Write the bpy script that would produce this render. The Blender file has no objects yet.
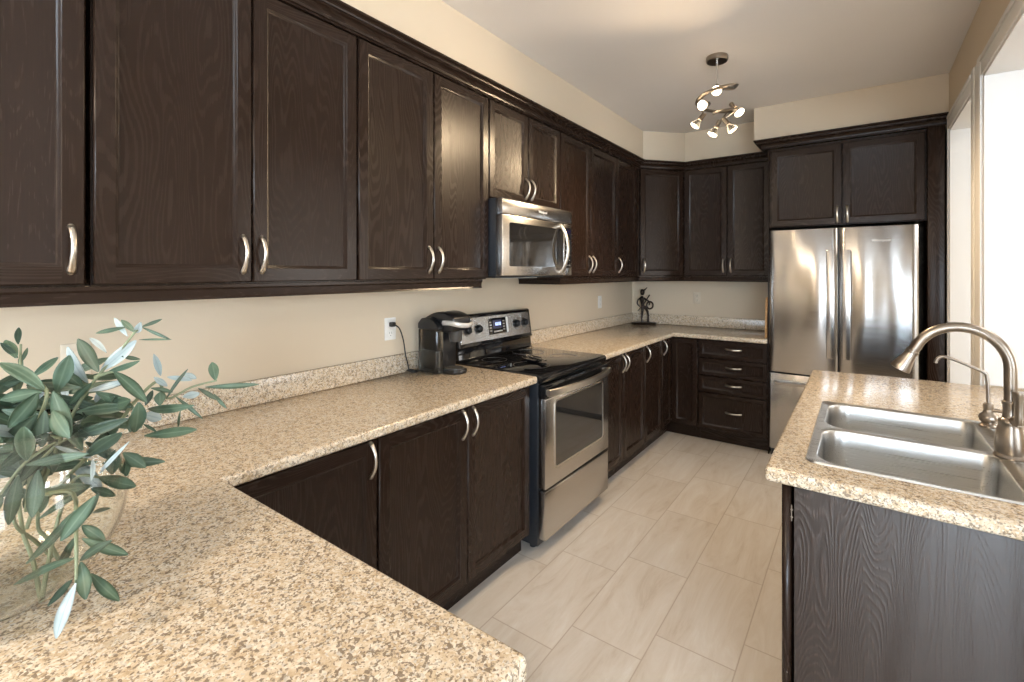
import bpy, bmesh, math, random
from mathutils import Vector, Matrix
S = bpy.context.scene
COL = S.collection
PI = math.pi

# ------------------------------------------------------------------ camera
cam_d = bpy.data.cameras.new('camera')
cam = bpy.data.objects.new('camera', cam_d)
COL.objects.link(cam)
cam.location = (1.982, 0.0, 1.448)
cam.rotation_euler = (PI / 2, 0, 0.632)
cam_d.sensor_width = 36
cam_d.lens = 476.45 * 36 / 1024
cam_d.shift_y = -(341 - 272.16) / 1024
cam_d.clip_start = 0.02
S.camera = cam

# ------------------------------------------------------------------ world, lights, exposure
W = bpy.data.worlds.new('sky')
S.world = W
W.use_nodes = True
bg = W.node_tree.nodes['Background']
bg.inputs['Color'].default_value = (0.75, 0.87, 1.0, 1)
bg.inputs['Strength'].default_value = 1.0

def area(name, loc, direction, sx, sy, power, color):
    d = bpy.data.lights.new(name, 'AREA')
    d.shape = 'RECTANGLE'; d.size = sx; d.size_y = sy
    d.energy = power; d.color = color
    o = bpy.data.objects.new(name, d)
    COL.objects.link(o)
    o.location = loc
    o.rotation_euler = Vector(direction).to_track_quat('-Z', 'Y').to_euler()
    return o

area('daylight_door_pane', (1.83, -3.17, 1.12), (0, 1, 0), 0.22, 2.0, 15, (0.74, 0.87, 1.0))
area('daylight_door_pane', (2.27, -3.17, 1.12), (0, 1, 0), 0.22, 2.0, 15, (0.74, 0.87, 1.0))
area('daylight_rear_window', (4.15, -3.15, 1.45), (-0.35, 1, 0), 1.8, 1.4, 125, (0.70, 0.85, 1.0))
area('daylight_side_window', (5.3, -0.9, 1.5), (-1, 0.12, 0.0), 1.9, 1.5, 30, (0.86, 0.93, 1.0))
area('breakfast_ceiling_light', (0.95, -1.2, 2.70), (0, 0, -1), 0.4, 0.4, 24, (1.0, 0.80, 0.58))
area('hall_ceiling_light', (3.7, 3.0, 2.70), (0, 0, -1), 1.2, 1.2, 12, (1.0, 0.95, 0.88))
area('added_hall_fill', (5.34, 3.95, 1.45), (-1, -0.08, 0), 1.3, 1.4, 20, (1.0, 0.94, 0.86))  # added fill shining in from the hall to brighten the far walls

S.view_settings.view_transform = 'Standard'
S.view_settings.look = 'None'
S.view_settings.gamma = 1
S.view_settings.use_curve_mapping = False
S.view_settings.exposure = 0.86

# ------------------------------------------------------------------ materials
def new_mat(name):
    m = bpy.data.materials.new(name)
    m.use_nodes = True
    nt = m.node_tree
    b = nt.nodes['Principled BSDF']
    return m, nt, b

def nd(nt, t, **kw):
    n = nt.nodes.new(t)
    for k, v in kw.items():
        if k.startswith('i_'):
            key = k[2:]
            n.inputs[int(key) if key.isdigit() else key.replace('_', ' ')].default_value = v
        else:
            setattr(n, k, v)
    return n

def ramp(nt, fac, stops, interp='LINEAR'):
    r = nt.nodes.new('ShaderNodeValToRGB')
    r.color_ramp.interpolation = interp
    el = r.color_ramp.elements
    while len(el) < len(stops):
        el.new(0.5)
    for e, (p, c) in zip(el, stops):
        e.position = p
        e.color = c if len(c) == 4 else (*c, 1)
    nt.links.new(fac, r.inputs['Fac'])
    return r

def mathn(nt, op, a, b=None, c=None):
    n = nt.nodes.new('ShaderNodeMath'); n.operation = op
    for i, v in enumerate((a, b, c)):
        if v is None: continue
        if isinstance(v, (int, float)): n.inputs[i].default_value = v
        else: nt.links.new(v, n.inputs[i])
    return n.outputs[0]

def mixc(nt, fac, a, b, blend='MIX'):
    n = nt.nodes.new('ShaderNodeMix'); n.data_type = 'RGBA'; n.blend_type = blend
    for sock, v in ((n.inputs[0], fac), (n.inputs[6], a), (n.inputs[7], b)):
        if isinstance(v, (int, float)): sock.default_value = v
        elif isinstance(v, tuple): sock.default_value = v if len(v) == 4 else (*v, 1)
        else: nt.links.new(v, sock)
    return n.outputs[2]

def bump(nt, b, h, strength, dist=0.002):
    n = nt.nodes.new('ShaderNodeBump')
    n.inputs['Strength'].default_value = strength
    n.inputs['Distance'].default_value = dist
    nt.links.new(h, n.inputs['Height'])
    nt.links.new(n.outputs[0], b.inputs['Normal'])

def obj_coords(nt, scale=(1, 1, 1), rand=True):
    tc = nt.nodes.new('ShaderNodeTexCoord')
    out = tc.outputs['Object']
    if rand:
        oi = nt.nodes.new('ShaderNodeObjectInfo')
        cx = nt.nodes.new('ShaderNodeCombineXYZ')
        nt.links.new(mathn(nt, 'MULTIPLY', oi.outputs['Random'], 37.0), cx.inputs[0])
        nt.links.new(mathn(nt, 'MULTIPLY', oi.outputs['Random'], 91.0), cx.inputs[1])
        nt.links.new(mathn(nt, 'MULTIPLY', oi.outputs['Random'], 53.0), cx.inputs[2])
        va = nt.nodes.new('ShaderNodeVectorMath'); va.operation = 'ADD'
        nt.links.new(out, va.inputs[0]); nt.links.new(cx.outputs[0], va.inputs[1])
        out = va.outputs[0]
    mp = nt.nodes.new('ShaderNodeMapping')
    mp.inputs['Scale'].default_value = scale
    nt.links.new(out, mp.inputs['Vector'])
    return mp.outputs[0]

def oak(name, along, dark=(0.0185, 0.0102, 0.0068), light=(0.044, 0.0255, 0.0175), rough=0.26, bs=0.05, contrast=0.4, spec=0.24, freq=330.0):
    """dark stained oak with cathedral grain running along one local axis"""
    m, nt, b = new_mat(name)
    sc = [5.0, 5.0, 5.0]; sc[along] = 0.75
    v = obj_coords(nt, tuple(sc))
    n = nd(nt, 'ShaderNodeTexNoise', i_Scale=1.0, i_Detail=2.0, i_Roughness=0.45)
    nt.links.new(v, n.inputs['Vector'])
    ring = mathn(nt, 'SINE', mathn(nt, 'MULTIPLY', n.outputs['Fac'], freq))
    ring = mathn(nt, 'POWER', mathn(nt, 'MULTIPLY_ADD', ring, 0.5, 0.5), 2.2)
    sp = [330.0, 330.0, 330.0]; sp[along] = 10.0
    v2 = obj_coords(nt, tuple(sp))
    pores = nd(nt, 'ShaderNodeTexNoise', i_Scale=1.0, i_Detail=2.0, i_Roughness=0.6)
    nt.links.new(v2, pores.inputs['Vector'])
    pr = ramp(nt, pores.outputs['Fac'], [(0.38, (0, 0, 0)), (0.66, (1, 1, 1))])
    v4 = obj_coords(nt, tuple(q * 0.45 for q in sc))
    area_ = nd(nt, 'ShaderNodeTexNoise', i_Scale=1.0, i_Detail=1.0)
    nt.links.new(v4, area_.inputs['Vector'])
    patch = ramp(nt, area_.outputs['Fac'], [(0.40, (0.25, 0.25, 0.25)), (0.62, (1, 1, 1))])
    g = mathn(nt, 'MULTIPLY', mathn(nt, 'MULTIPLY', ring, patch.outputs[0]), mathn(nt, 'MULTIPLY_ADD', pr.outputs[0], 0.75, 0.25))
    g2 = mathn(nt, 'ADD', mathn(nt, 'MULTIPLY', g, contrast), mathn(nt, 'MULTIPLY', pr.outputs[0], 0.18))
    col = mixc(nt, g2, (*dark, 1), (*light, 1))
    nt.links.new(col, b.inputs['Base Color'])
    nt.links.new(mathn(nt, 'MULTIPLY_ADD', g, 0.08, rough), b.inputs['Roughness'])
    bump(nt, b, g, bs, 0.0010)
    b.inputs['Specular IOR Level'].default_value = spec
    return m

M = {}
M['oak_v'] = oak('dark_oak_upright_grain', 2)
M['oak_h'] = oak('dark_oak_level_grain', 0)
M['oak_panel'] = oak('dark_oak_veneer_sheen', 2, bs=0.9, contrast=0.95, rough=0.50, spec=0.8, freq=560.0)  # same finish as the doors; stronger grain colour imitates daylight sheen
M['oak_d'] = oak('dark_oak_depth_grain', 1)

def plain(name, col, rough=0.5, metal=0.0, **kw):
    m, nt, b = new_mat(name)
    b.inputs['Base Color'].default_value = (*col, 1)
    b.inputs['Roughness'].default_value = rough
    b.inputs['Metallic'].default_value = metal
    for k, v in kw.items():
        b.inputs[k.replace('_', ' ')].default_value = v
    # faint procedural variation so no surface is perfectly uniform
    n = nd(nt, 'ShaderNodeTexNoise', i_Scale=35.0, i_Detail=3.0)
    v = obj_coords(nt)
    nt.links.new(v, n.inputs['Vector'])
    lo = tuple(c * 0.94 for c in col); hi = tuple(min(1, c * 1.05) for c in col)
    nt.links.new(ramp(nt, n.outputs['Fac'], [(0.3, lo), (0.7, hi)]).outputs[0], b.inputs['Base Color'])
    return m

def wall_paint(name, col):
    m, nt, b = new_mat(name)
    b.inputs['Roughness'].default_value = 0.75
    v = obj_coords(nt, rand=False)
    n = nd(nt, 'ShaderNodeTexNoise', i_Scale=160.0, i_Detail=3.0)
    nt.links.new(v, n.inputs['Vector'])
    n2 = nd(nt, 'ShaderNodeTexNoise', i_Scale=1.3, i_Detail=2.0)
    nt.links.new(v, n2.inputs['Vector'])
    c = ramp(nt, n2.outputs['Fac'], [(0.3, tuple(x * 0.97 for x in col)), (0.7, tuple(min(1, x * 1.02) for x in col))])
    nt.links.new(c.outputs[0], b.inputs['Base Color'])
    bump(nt, b, n.outputs['Fac'], 0.12, 0.001)
    return m

M['wall'] = wall_paint('beige_wall_paint', (0.66, 0.55, 0.41))
M['ceiling'] = wall_paint('ceiling_paint', (0.78, 0.735, 0.69))
M['white_paint'] = wall_paint('white_trim_paint', (0.74, 0.72, 0.69))
M['black_void'] = plain('shadow_gap_black', (0.006, 0.006, 0.006), 0.6)

def granite():
    m, nt, b = new_mat('speckled_granite_laminate')
    v = obj_coords(nt, rand=False)
    warp = nd(nt, 'ShaderNodeTexNoise', i_Scale=110.0, i_Detail=2.0)
    nt.links.new(v, warp.inputs['Vector'])
    vv = nt.nodes.new('ShaderNodeVectorMath'); vv.operation = 'MULTIPLY_ADD'
    nt.links.new(warp.outputs['Color'], vv.inputs[0]); vv.inputs[1].default_value = (0.007,) * 3
    nt.links.new(v, vv.inputs[2])
    big = nd(nt, 'ShaderNodeTexNoise', i_Scale=46.0, i_Detail=5.0, i_Roughness=0.7)
    nt.links.new(v, big.inputs['Vector'])
    base = ramp(nt, big.outputs['Fac'], [(0.30, (0.41, 0.295, 0.18)), (0.43, (0.57, 0.445, 0.30)), (0.55, (0.66, 0.55, 0.41)), (0.70, (0.76, 0.695, 0.585))])
    vo = nd(nt, 'ShaderNodeTexVoronoi', i_Scale=250.0)
    nt.links.new(vv.outputs[0], vo.inputs['Vector'])
    sep = nt.nodes.new('ShaderNodeSeparateColor')
    nt.links.new(vo.outputs['Color'], sep.inputs[0])
    clump = nd(nt, 'ShaderNodeTexNoise', i_Scale=75.0, i_Detail=2.0)
    nt.links.new(v, clump.inputs['Vector'])
    sel = mathn(nt, 'MULTIPLY_ADD', clump.outputs['Fac'], 0.9, mathn(nt, 'MULTIPLY', sep.outputs[0], 0.55))
    dk = ramp(nt, sel, [(0.82, (0, 0, 0)), (0.90, (1, 1, 1))])
    c1 = mixc(nt, mathn(nt, 'MULTIPLY', dk.outputs[0], 0.74), base.outputs[0], (0.14, 0.105, 0.08, 1))
    lt = ramp(nt, sep.outputs[1], [(0.72, (0, 0, 0)), (0.80, (1, 1, 1))])
    c2 = mixc(nt, mathn(nt, 'MULTIPLY', lt.outputs[0], 0.55), c1, (0.82, 0.77, 0.68, 1))
    vo2 = nd(nt, 'ShaderNodeTexVoronoi', i_Scale=430.0)
    nt.links.new(vv.outputs[0], vo2.inputs['Vector'])
    sep2 = nt.nodes.new('ShaderNodeSeparateColor')
    nt.links.new(vo2.outputs['Color'], sep2.inputs[0])
    d2 = ramp(nt, sep2.outputs[0], [(0.86, (0, 0, 0)), (0.90, (1, 1, 1))])
    c3 = mixc(nt, mathn(nt, 'MULTIPLY', d2.outputs[0], 0.6), c2, (0.20, 0.145, 0.105, 1))
    nt.links.new(c3, b.inputs['Base Color'])
    b.inputs['Roughness'].default_value = 0.16
    return m
M['granite'] = granite()

def floor_tiles():
    m, nt, b = new_mat('travertine_look_floor_tile')
    tc = nt.nodes.new('ShaderNodeTexCoord')
    s = nt.nodes.new('ShaderNodeSeparateXYZ')
    nt.links.new(tc.outputs['Object'], s.inputs[0])
    TW, TL = 0.294, 0.588
    xs = mathn(nt, 'DIVIDE', mathn(nt, 'SUBTRACT', s.outputs[0], 0.733 - TW * 20), TW)
    row = mathn(nt, 'FLOOR', xs)
    fx = mathn(nt, 'FRACT', xs)
    off = mathn(nt, 'MULTIPLY', row, 0.1545)
    ys = mathn(nt, 'DIVIDE', mathn(nt, 'SUBTRACT', mathn(nt, 'SUBTRACT', s.outputs[1], 1.565 - TL * 20 - 0.1545 * 20), off), TL)
    cell = mathn(nt, 'FLOOR', ys)
    fy = mathn(nt, 'FRACT', ys)
    dx = mathn(nt, 'MULTIPLY', mathn(nt, 'MINIMUM', fx, mathn(nt, 'SUBTRACT', 1.0, fx)), TW)
    dy = mathn(nt, 'MULTIPLY', mathn(nt, 'MINIMUM', fy, mathn(nt, 'SUBTRACT', 1.0, fy)), TL)
    d = mathn(nt, 'MINIMUM', dx, dy)
    gr = ramp(nt, d, [(0.0010, (1, 1, 1)), (0.0022, (0, 0, 0))])
    cb = nt.nodes.new('ShaderNodeCombineXYZ')
    nt.links.new(row, cb.inputs[0]); nt.links.new(cell, cb.inputs[1])
    wn = nt.nodes.new('ShaderNodeTexWhiteNoise'); wn.noise_dimensions = '3D'
    nt.links.new(cb.outputs[0], wn.inputs['Vector'])
    # veins along the tile, different in every tile
    vs = nt.nodes.new('ShaderNodeVectorMath'); vs.operation = 'MULTIPLY_ADD'
    nt.links.new(wn.outputs['Color'], vs.inputs[0]); vs.inputs[1].default_value = (30, 30, 30)
    mp = nt.nodes.new('ShaderNodeMapping'); mp.inputs['Scale'].default_value = (11, 2.0, 1)
    mp.inputs['Rotation'].default_value = (0, 0, 0.22)
    nt.links.new(tc.outputs['Object'], mp.inputs['Vector'])
    nt.links.new(mp.outputs[0], vs.inputs[2])
    n = nd(nt, 'ShaderNodeTexNoise', i_Scale=1.0, i_Detail=8.0, i_Roughness=0.72, i_Distortion=0.9)
    nt.links.new(vs.outputs[0], n.inputs['Vector'])
    c = ramp(nt, n.outputs['Fac'], [(0.30, (0.50, 0.43, 0.355)), (0.44, (0.59, 0.535, 0.47)), (0.58, (0.635, 0.59, 0.535)), (0.74, (0.69, 0.665, 0.625))])
    tint = mathn(nt, 'MULTIPLY_ADD', wn.outputs['Value'], 0.05, 0.965)
    cc = nt.nodes.new('ShaderNodeVectorMath'); cc.operation = 'SCALE'
    nt.links.new(c.outputs[0], cc.inputs[0]); nt.links.new(tint, cc.inputs['Scale'])
    col = mixc(nt, gr.outputs[0], cc.outputs[0], (0.40, 0.33, 0.265, 1))
    nt.links.new(col, b.inputs['Base Color'])
    b.inputs['Roughness'].default_value = 0.42
    bump(nt, b, mathn(nt, 'SUBTRACT', 1.0, gr.outputs[0]), 0.25, 0.0012)
    return m
M['floor'] = floor_tiles()

def steel(name, col=(0.56, 0.54, 0.52), rough=0.24, along=0, wav=0.0, aniso=0.0):
    m, nt, b = new_mat(name)
    b.inputs['Metallic'].default_value = 1.0
    b.inputs['Base Color'].default_value = (*col, 1)
    sc = [420.0, 420.0, 420.0]; sc[along] = 4.0
    v = obj_coords(nt, tuple(sc))
    n = nd(nt, 'ShaderNodeTexNoise', i_Scale=1.0, i_Detail=2.0)
    nt.links.new(v, n.inputs['Vector'])
    nt.links.new(mathn(nt, 'MULTIPLY_ADD', n.outputs['Fac'], 0.10, rough - 0.05), b.inputs['Roughness'])
    nt.links.new(ramp(nt, n.outputs['Fac'], [(0.3, tuple(c * 0.93 for c in col)), (0.7, tuple(min(1, c * 1.05) for c in col))]).outputs[0], b.inputs['Base Color'])
    if aniso:
        b.inputs['Anisotropic'].default_value = aniso; b.inputs['Anisotropic Rotation'].default_value = 0.25
        tg = nt.nodes.new('ShaderNodeTangent'); tg.direction_type = 'RADIAL'; tg.axis = 'Z'
        nt.links.new(tg.outputs[0], b.inputs['Tangent'])
    if wav:
        v3 = obj_coords(nt, (3.2, 3.2, 0.9))
        n3 = nd(nt, 'ShaderNodeTexNoise', i_Scale=1.0, i_Detail=0.5)
        nt.links.new(v3, n3.inputs['Vector'])
        bump(nt, b, n3.outputs['Fac'], 1.0, wav)
    return m
M['steel'] = steel('brushed_stainless_level', along=0)
M['steel_v'] = steel('brushed_stainless_sheet', col=(0.50, 0.485, 0.47), rough=0.19, along=0, wav=0.035, aniso=0.9)
M['sink_steel'] = steel('sink_stainless', col=(0.62, 0.62, 0.61), rough=0.29, along=0)
M['nickel'] = plain('satin_nickel', (0.72, 0.68, 0.62), 0.28, 1.0)
M['nickel_dark'] = plain('brushed_nickel_fixture', (0.33, 0.29, 0.25), 0.28, 1.0)
M['chrome'] = plain('polished_chrome', (0.75, 0.74, 0.72), 0.10, 1.0)
M['black_plastic'] = plain('black_plastic', (0.012, 0.012, 0.013), 0.28)
M['black_gloss'] = plain('black_glass', (0.008, 0.008, 0.009), 0.06)
M['black_matte'] = plain('black_enamel_side', (0.014, 0.017, 0.022), 0.35)
M['grey_plastic'] = plain('grey_plastic', (0.16, 0.155, 0.15), 0.3)
M['white_plastic'] = plain('white_plastic', (0.80, 0.78, 0.74), 0.35)
M['beige_plastic'] = plain('beige_plastic', (0.70, 0.61, 0.48), 0.5)
M['dark_grey'] = plain('dark_grey_plastic', (0.055, 0.053, 0.05), 0.32)
M['silver_plastic'] = plain('silver_plastic', (0.55, 0.54, 0.52), 0.35, 0.4)
M['slot'] = plain('outlet_slot_dark', (0.05, 0.045, 0.04), 0.5)
M['bronze'] = plain('dark_bronze', (0.030, 0.020, 0.015), 0.34, 0.7)
M['rubber'] = plain('cord_rubber', (0.015, 0.014, 0.013), 0.5)
M['silver_print'] = plain('silver_lettering', (0.85, 0.84, 0.82), 0.4)
M['grey_print'] = plain('grey_lettering', (0.62, 0.60, 0.58), 0.35, 0.8)
M['display'] = plain('dark_blue_display', (0.012, 0.012, 0.05), 0.12)

def emit(name, col, st):
    m, nt, b = new_mat(name)
    b.inputs['Base Color'].default_value = (*col, 1)
    b.inputs['Emission Color'].default_value = (*col, 1)
    b.inputs['Emission Strength'].default_value = st
    return m
M['digits'] = emit('clock_digits', (0.45, 0.55, 1.0), 2.0)
M['bulb_face'] = emit('lit_bulb_face', (1.0, 0.80, 0.55), 5.0)

def glass(name, col=(1, 1, 1), rough=0.0, ior=1.45):
    m, nt, b = new_mat(name)
    b.inputs['Base Color'].default_value = (*col, 1)
    b.inputs['Roughness'].default_value = rough
    b.inputs['Transmission Weight'].default_value = 1.0
    b.inputs['IOR'].default_value = ior
    return m
M['glass'] = glass('clear_glass', (0.97, 0.99, 0.98))
M['smoke'] = glass('smoked_reservoir_plastic', (0.42, 0.40, 0.37), 0.08, 1.3)
M['pane'] = glass('window_pane', (0.98, 1, 1), 0.0, 1.02)
M['bulb_glass'] = glass('bulb_glass', (1, 0.97, 0.9), 0.25, 1.3)

def oven_glass():
    m, nt, b = new_mat('dark_oven_glass')
    n = nd(nt, 'ShaderNodeTexNoise', i_Scale=4.0)
    nt.links.new(obj_coords(nt), n.inputs['Vector'])
    nt.links.new(ramp(nt, n.outputs['Fac'], [(0.3, (0.018, 0.017, 0.016)), (0.7, (0.028, 0.026, 0.024))]).outputs[0], b.inputs['Base Color'])
    b.inputs['Roughness'].default_value = 0.05
    b.inputs['Specular IOR Level'].default_value = 0.4
    b.inputs['Coat Weight'].default_value = 1.0
    b.inputs['Coat IOR'].default_value = 1.4
    b.inputs['Coat Roughness'].default_value = 0.03
    return m
M['oven_glass'] = oven_glass()

def leaf_mat(name, c1, c2, vein, rough):
    m, nt, b = new_mat(name)
    v = obj_coords(nt, rand=False)
    n = nd(nt, 'ShaderNodeTexNoise', i_Scale=28.0, i_Detail=3.0)
    nt.links.new(v, n.inputs['Vector'])
    c = ramp(nt, n.outputs['Fac'], [(0.35, c1), (0.65, c2)])
    uv = nt.nodes.new('ShaderNodeUVMap')
    s = nt.nodes.new('ShaderNodeSeparateXYZ')
    nt.links.new(uv.outputs[0], s.inputs[0])
    d = mathn(nt, 'ABSOLUTE', mathn(nt, 'SUBTRACT', s.outputs[0], 0.5))
    vr = ramp(nt, d, [(0.02, (1, 1, 1)), (0.09, (0, 0, 0))])
    nt.links.new(mixc(nt, mathn(nt, 'MULTIPLY', vr.outputs[0], 0.55), c.outputs[0], (*vein, 1)), b.inputs['Base Color'])
    b.inputs['Roughness'].default_value = rough
    return m
M['leaf_top'] = leaf_mat('leaf_upper_side', (0.042, 0.080, 0.050), (0.080, 0.130, 0.085), (0.145, 0.20, 0.14), 0.5)
M['leaf_dark'] = leaf_mat('leaf_upper_side_deep_green', (0.026, 0.050, 0.032), (0.050, 0.080, 0.052), (0.09, 0.13, 0.09), 0.5)
M['leaf_under'] = leaf_mat('leaf_silver_underside', (0.29, 0.36, 0.36), (0.40, 0.46, 0.47), (0.21, 0.27, 0.27), 0.55)
M['stem'] = plain('olive_stem', (0.19, 0.22, 0.13), 0.6)

def board_wood():
    m, nt, b = new_mat('striped_cutting_board_wood')
    v = obj_coords(nt, (4, 4, 26), rand=False)
    n = nd(nt, 'ShaderNodeTexNoise', i_Scale=1.5, i_Detail=3.0)
    nt.links.new(v, n.inputs['Vector'])
    nt.links.new(ramp(nt, n.outputs['Fac'], [(0.3, (0.42, 0.20, 0.07)), (0.7, (0.72, 0.43, 0.18))]).outputs[0], b.inputs['Base Color'])
    b.inputs['Roughness'].default_value = 0.5
    return m
M['board'] = board_wood()

# ------------------------------------------------------------------ mesh helpers
def newf(bm, before):
    return [f for f in bm.faces if f not in before]

def box(bm, x0, x1, y0, y1, z0, z1, mat=0, bev=0.0, seg=2):
    before = set(bm.faces)
    m = Matrix.Translation(((x0 + x1) / 2, (y0 + y1) / 2, (z0 + z1) / 2)) @ Matrix.Diagonal((abs(x1 - x0), abs(y1 - y0), abs(z1 - z0), 1))
    r = bmesh.ops.create_cube(bm, size=1, matrix=m)
    if bev:
        es = list({e for v in r['verts'] for e in v.link_edges})
        bmesh.ops.bevel(bm, geom=es, offset=bev, segments=seg, profile=0.5, affect='EDGES')
    for f in newf(bm, before): f.material_index = mat
    return bm

def prism(bm, poly, z0, z1, mat=0, bev=0.0, seg=3, axis='z'):
    """poly extruded; axis z: poly is xy. axis x: poly is (y,z) from x=z0..z1. axis y: poly is (x,z)."""
    before = set(bm.faces)
    def P(a, b, c):
        return {'z': (a, b, c), 'x': (c, a, b), 'y': (a, c, b)}[axis]
    lo = [bm.verts.new(P(a, b, z0)) for a, b in poly]
    hi = [bm.verts.new(P(a, b, z1)) for a, b in poly]
    n = len(poly)
    fs = [bm.faces.new(lo[::-1]), bm.faces.new(hi)]
    for i in range(n):
        j = (i + 1) % n
        fs.append(bm.faces.new((lo[i], lo[j], hi[j], hi[i])))
    bmesh.ops.recalc_face_normals(bm, faces=fs)
    if bev:
        es = list({e for f in fs for e in f.edges if e.calc_face_angle(0) > 0.6})
        bmesh.ops.bevel(bm, geom=es, offset=bev, segments=seg, profile=0.5, affect='EDGES')
    for f in newf(bm, before): f.material_index = mat
    return bm

def ring_frame(t):
    t = t.normalized()
    up = Vector((0, 0, 1)) if abs(t.z) < 0.9 else Vector((1, 0, 0))
    a = t.cross(up).normalized()
    return a, t.cross(a).normalized()

def smooth_path(pts, n=6):
    P = [Vector(p) for p in pts]
    if len(P) < 3: return P
    out = []
    for i in range(len(P) - 1):
        p0 = P[max(i - 1, 0)]; p1 = P[i]; p2 = P[i + 1]; p3 = P[min(i + 2, len(P) - 1)]
        for k in range(n):
            t = k / n
            out.append(0.5 * ((2 * p1) + (-p0 + p2) * t + (2 * p0 - 5 * p1 + 4 * p2 - p3) * t * t + (-p0 + 3 * p1 - 3 * p2 + p3) * t ** 3))
    out.append(P[-1])
    return out

def tube(bm, pts, r, seg=10, mat=0, cap=True, flat=None):
    """round tube through pts; r scalar or list; flat=(ka,kb) squashes the section"""
    before = set(bm.faces)
    P = [Vector(p) for p in pts]
    n = len(P)
    R = r if isinstance(r, (list, tuple)) else [r] * n
    if len(R) != n:
        R = [R[min(int(i / (n - 1) * (len(R) - 1)), len(R) - 2)] * (1 - (i / (n - 1) * (len(R) - 1)) % 1) + R[min(int(i / (n - 1) * (len(R) - 1)) + 1, len(R) - 1)] * ((i / (n - 1) * (len(R) - 1)) % 1) if i < n - 1 else R[-1] for i in range(n)]
    rings = []
    a = None
    for i in range(n):
        t = (P[min(i + 1, n - 1)] - P[max(i - 1, 0)])
        if t.length < 1e-9: t = Vector((0, 0, 1))
        t.normalize()
        if a is None: a, b = ring_frame(t)
        else:
            a = (a - t * a.dot(t))
            if a.length < 1e-6: a, b = ring_frame(t)
            a.normalize(); b = t.cross(a).normalized()
        ka, kb = flat if flat else (1, 1)
        rings.append([bm.verts.new(P[i] + (a * math.cos(2 * PI * k / seg) * ka + b * math.sin(2 * PI * k / seg) * kb) * R[i]) for k in range(seg)])
    for i in range(n - 1):
        for k in range(seg):
            bm.faces.new((rings[i][k], rings[i][(k + 1) % seg], rings[i + 1][(k + 1) % seg], rings[i + 1][k]))
    if cap:
        bm.faces.new(rings[0][::-1]); bm.faces.new(rings[-1])
    fs = newf(bm, before)
    bmesh.ops.recalc_face_normals(bm, faces=fs)
    for f in fs: f.material_index = mat
    return bm

def lathe(bm, prof, c=(0, 0, 0), seg=24, mat=0, d=(0, 0, 1)):
    """prof: list of (r, h) along direction d from c"""
    before = set(bm.faces)
    c = Vector(c); d = Vector(d).normalized()
    a, b = ring_frame(d)
    rings = []
    for r, h in prof:
        if r < 1e-6: rings.append([bm.verts.new(c + d * h)])
        else: rings.append([bm.verts.new(c + d * h + (a * math.cos(2 * PI * k / seg) + b * math.sin(2 * PI * k / seg)) * r) for k in range(seg)])
    for i in range(len(rings) - 1):
        A, B = rings[i], rings[i + 1]
        for k in range(seg):
            k2 = (k + 1) % seg
            if len(A) == 1 and len(B) == 1: continue
            if len(A) == 1: bm.faces.new((A[0], B[k2], B[k]))
            elif len(B) == 1: bm.faces.new((A[k], A[k2], B[0]))
            else: bm.faces.new((A[k], A[k2], B[k2], B[k]))
    fs = newf(bm, before)
    bmesh.ops.recalc_face_normals(bm, faces=fs)
    for f in fs: f.material_index = mat
    return bm

def sweep(bm, path, prof, z=0.0, mat=0, caps=True):
    """moulding: prof = [(out, z)...] swept along an xy polyline, outwards = right of travel, mitred"""
    before = set(bm.faces)
    P = [Vector((p[0], p[1])) for p in path]
    n = len(P)
    rings = []
    for i in range(n):
        nrm = []
        if i > 0:
            t = (P[i] - P[i - 1]).normalized(); nrm.append(Vector((t.y, -t.x)))
        if i < n - 1:
            t = (P[i + 1] - P[i]).normalized(); nrm.append(Vector((t.y, -t.x)))
        if len(nrm) == 2:
            m = (nrm[0] + nrm[1]).normalized(); m = m / m.dot(nrm[0])
        else: m = nrm[0]
        rings.append([bm.verts.new((P[i].x + m.x * o, P[i].y + m.y * o, z + h)) for o, h in prof])
    k = len(prof)
    for i in range(n - 1):
        for j in range(k):
            j2 = (j + 1) % k
            bm.faces.new((rings[i][j], rings[i][j2], rings[i + 1][j2], rings[i + 1][j]))
    if caps:
        bm.faces.new(rings[0][::-1]); bm.faces.new(rings[-1])
    fs = newf(bm, before)
    bmesh.ops.recalc_face_normals(bm, faces=fs)
    for f in fs: f.material_index = mat
    return bm

def obj(name, bm, mats, parent=None, loc=(0, 0, 0), rot=(0, 0, 0), angle=0.6, label=None):
    for f in bm.faces: f.smooth = True
    for e in bm.edges:
        if len(e.link_faces) == 2:
            e.smooth = e.calc_face_angle(0) < angle
        else: e.smooth = False
    me = bpy.data.meshes.new(name)
    bm.to_mesh(me); bm.free()
    if not isinstance(mats, (list, tuple)): mats = [mats]
    for m in mats: me.materials.append(m)
    o = bpy.data.objects.new(name, me)
    COL.objects.link(o)
    o.parent = parent
    o.location = loc; o.rotation_euler = rot
    if label: o['label'] = label
    return o

def tag(o, label, cat, group=None):
    o['label'] = label; o['category'] = cat
    if group: o['group'] = group
    return o

def thing(name, label, cat, loc=(0, 0, 0), rz=0.0, group=None):
    o = bpy.data.objects.new(name, None)
    o.empty_display_size = 0.05
    COL.objects.link(o)
    o.location = loc; o.rotation_euler = (0, 0, rz)
    return tag(o, label, cat, group)

def struct(name, bm, mats):
    o = obj(name, bm, mats)
    o['kind'] = 'structure'
    return o

def B(): return bmesh.new()

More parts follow.
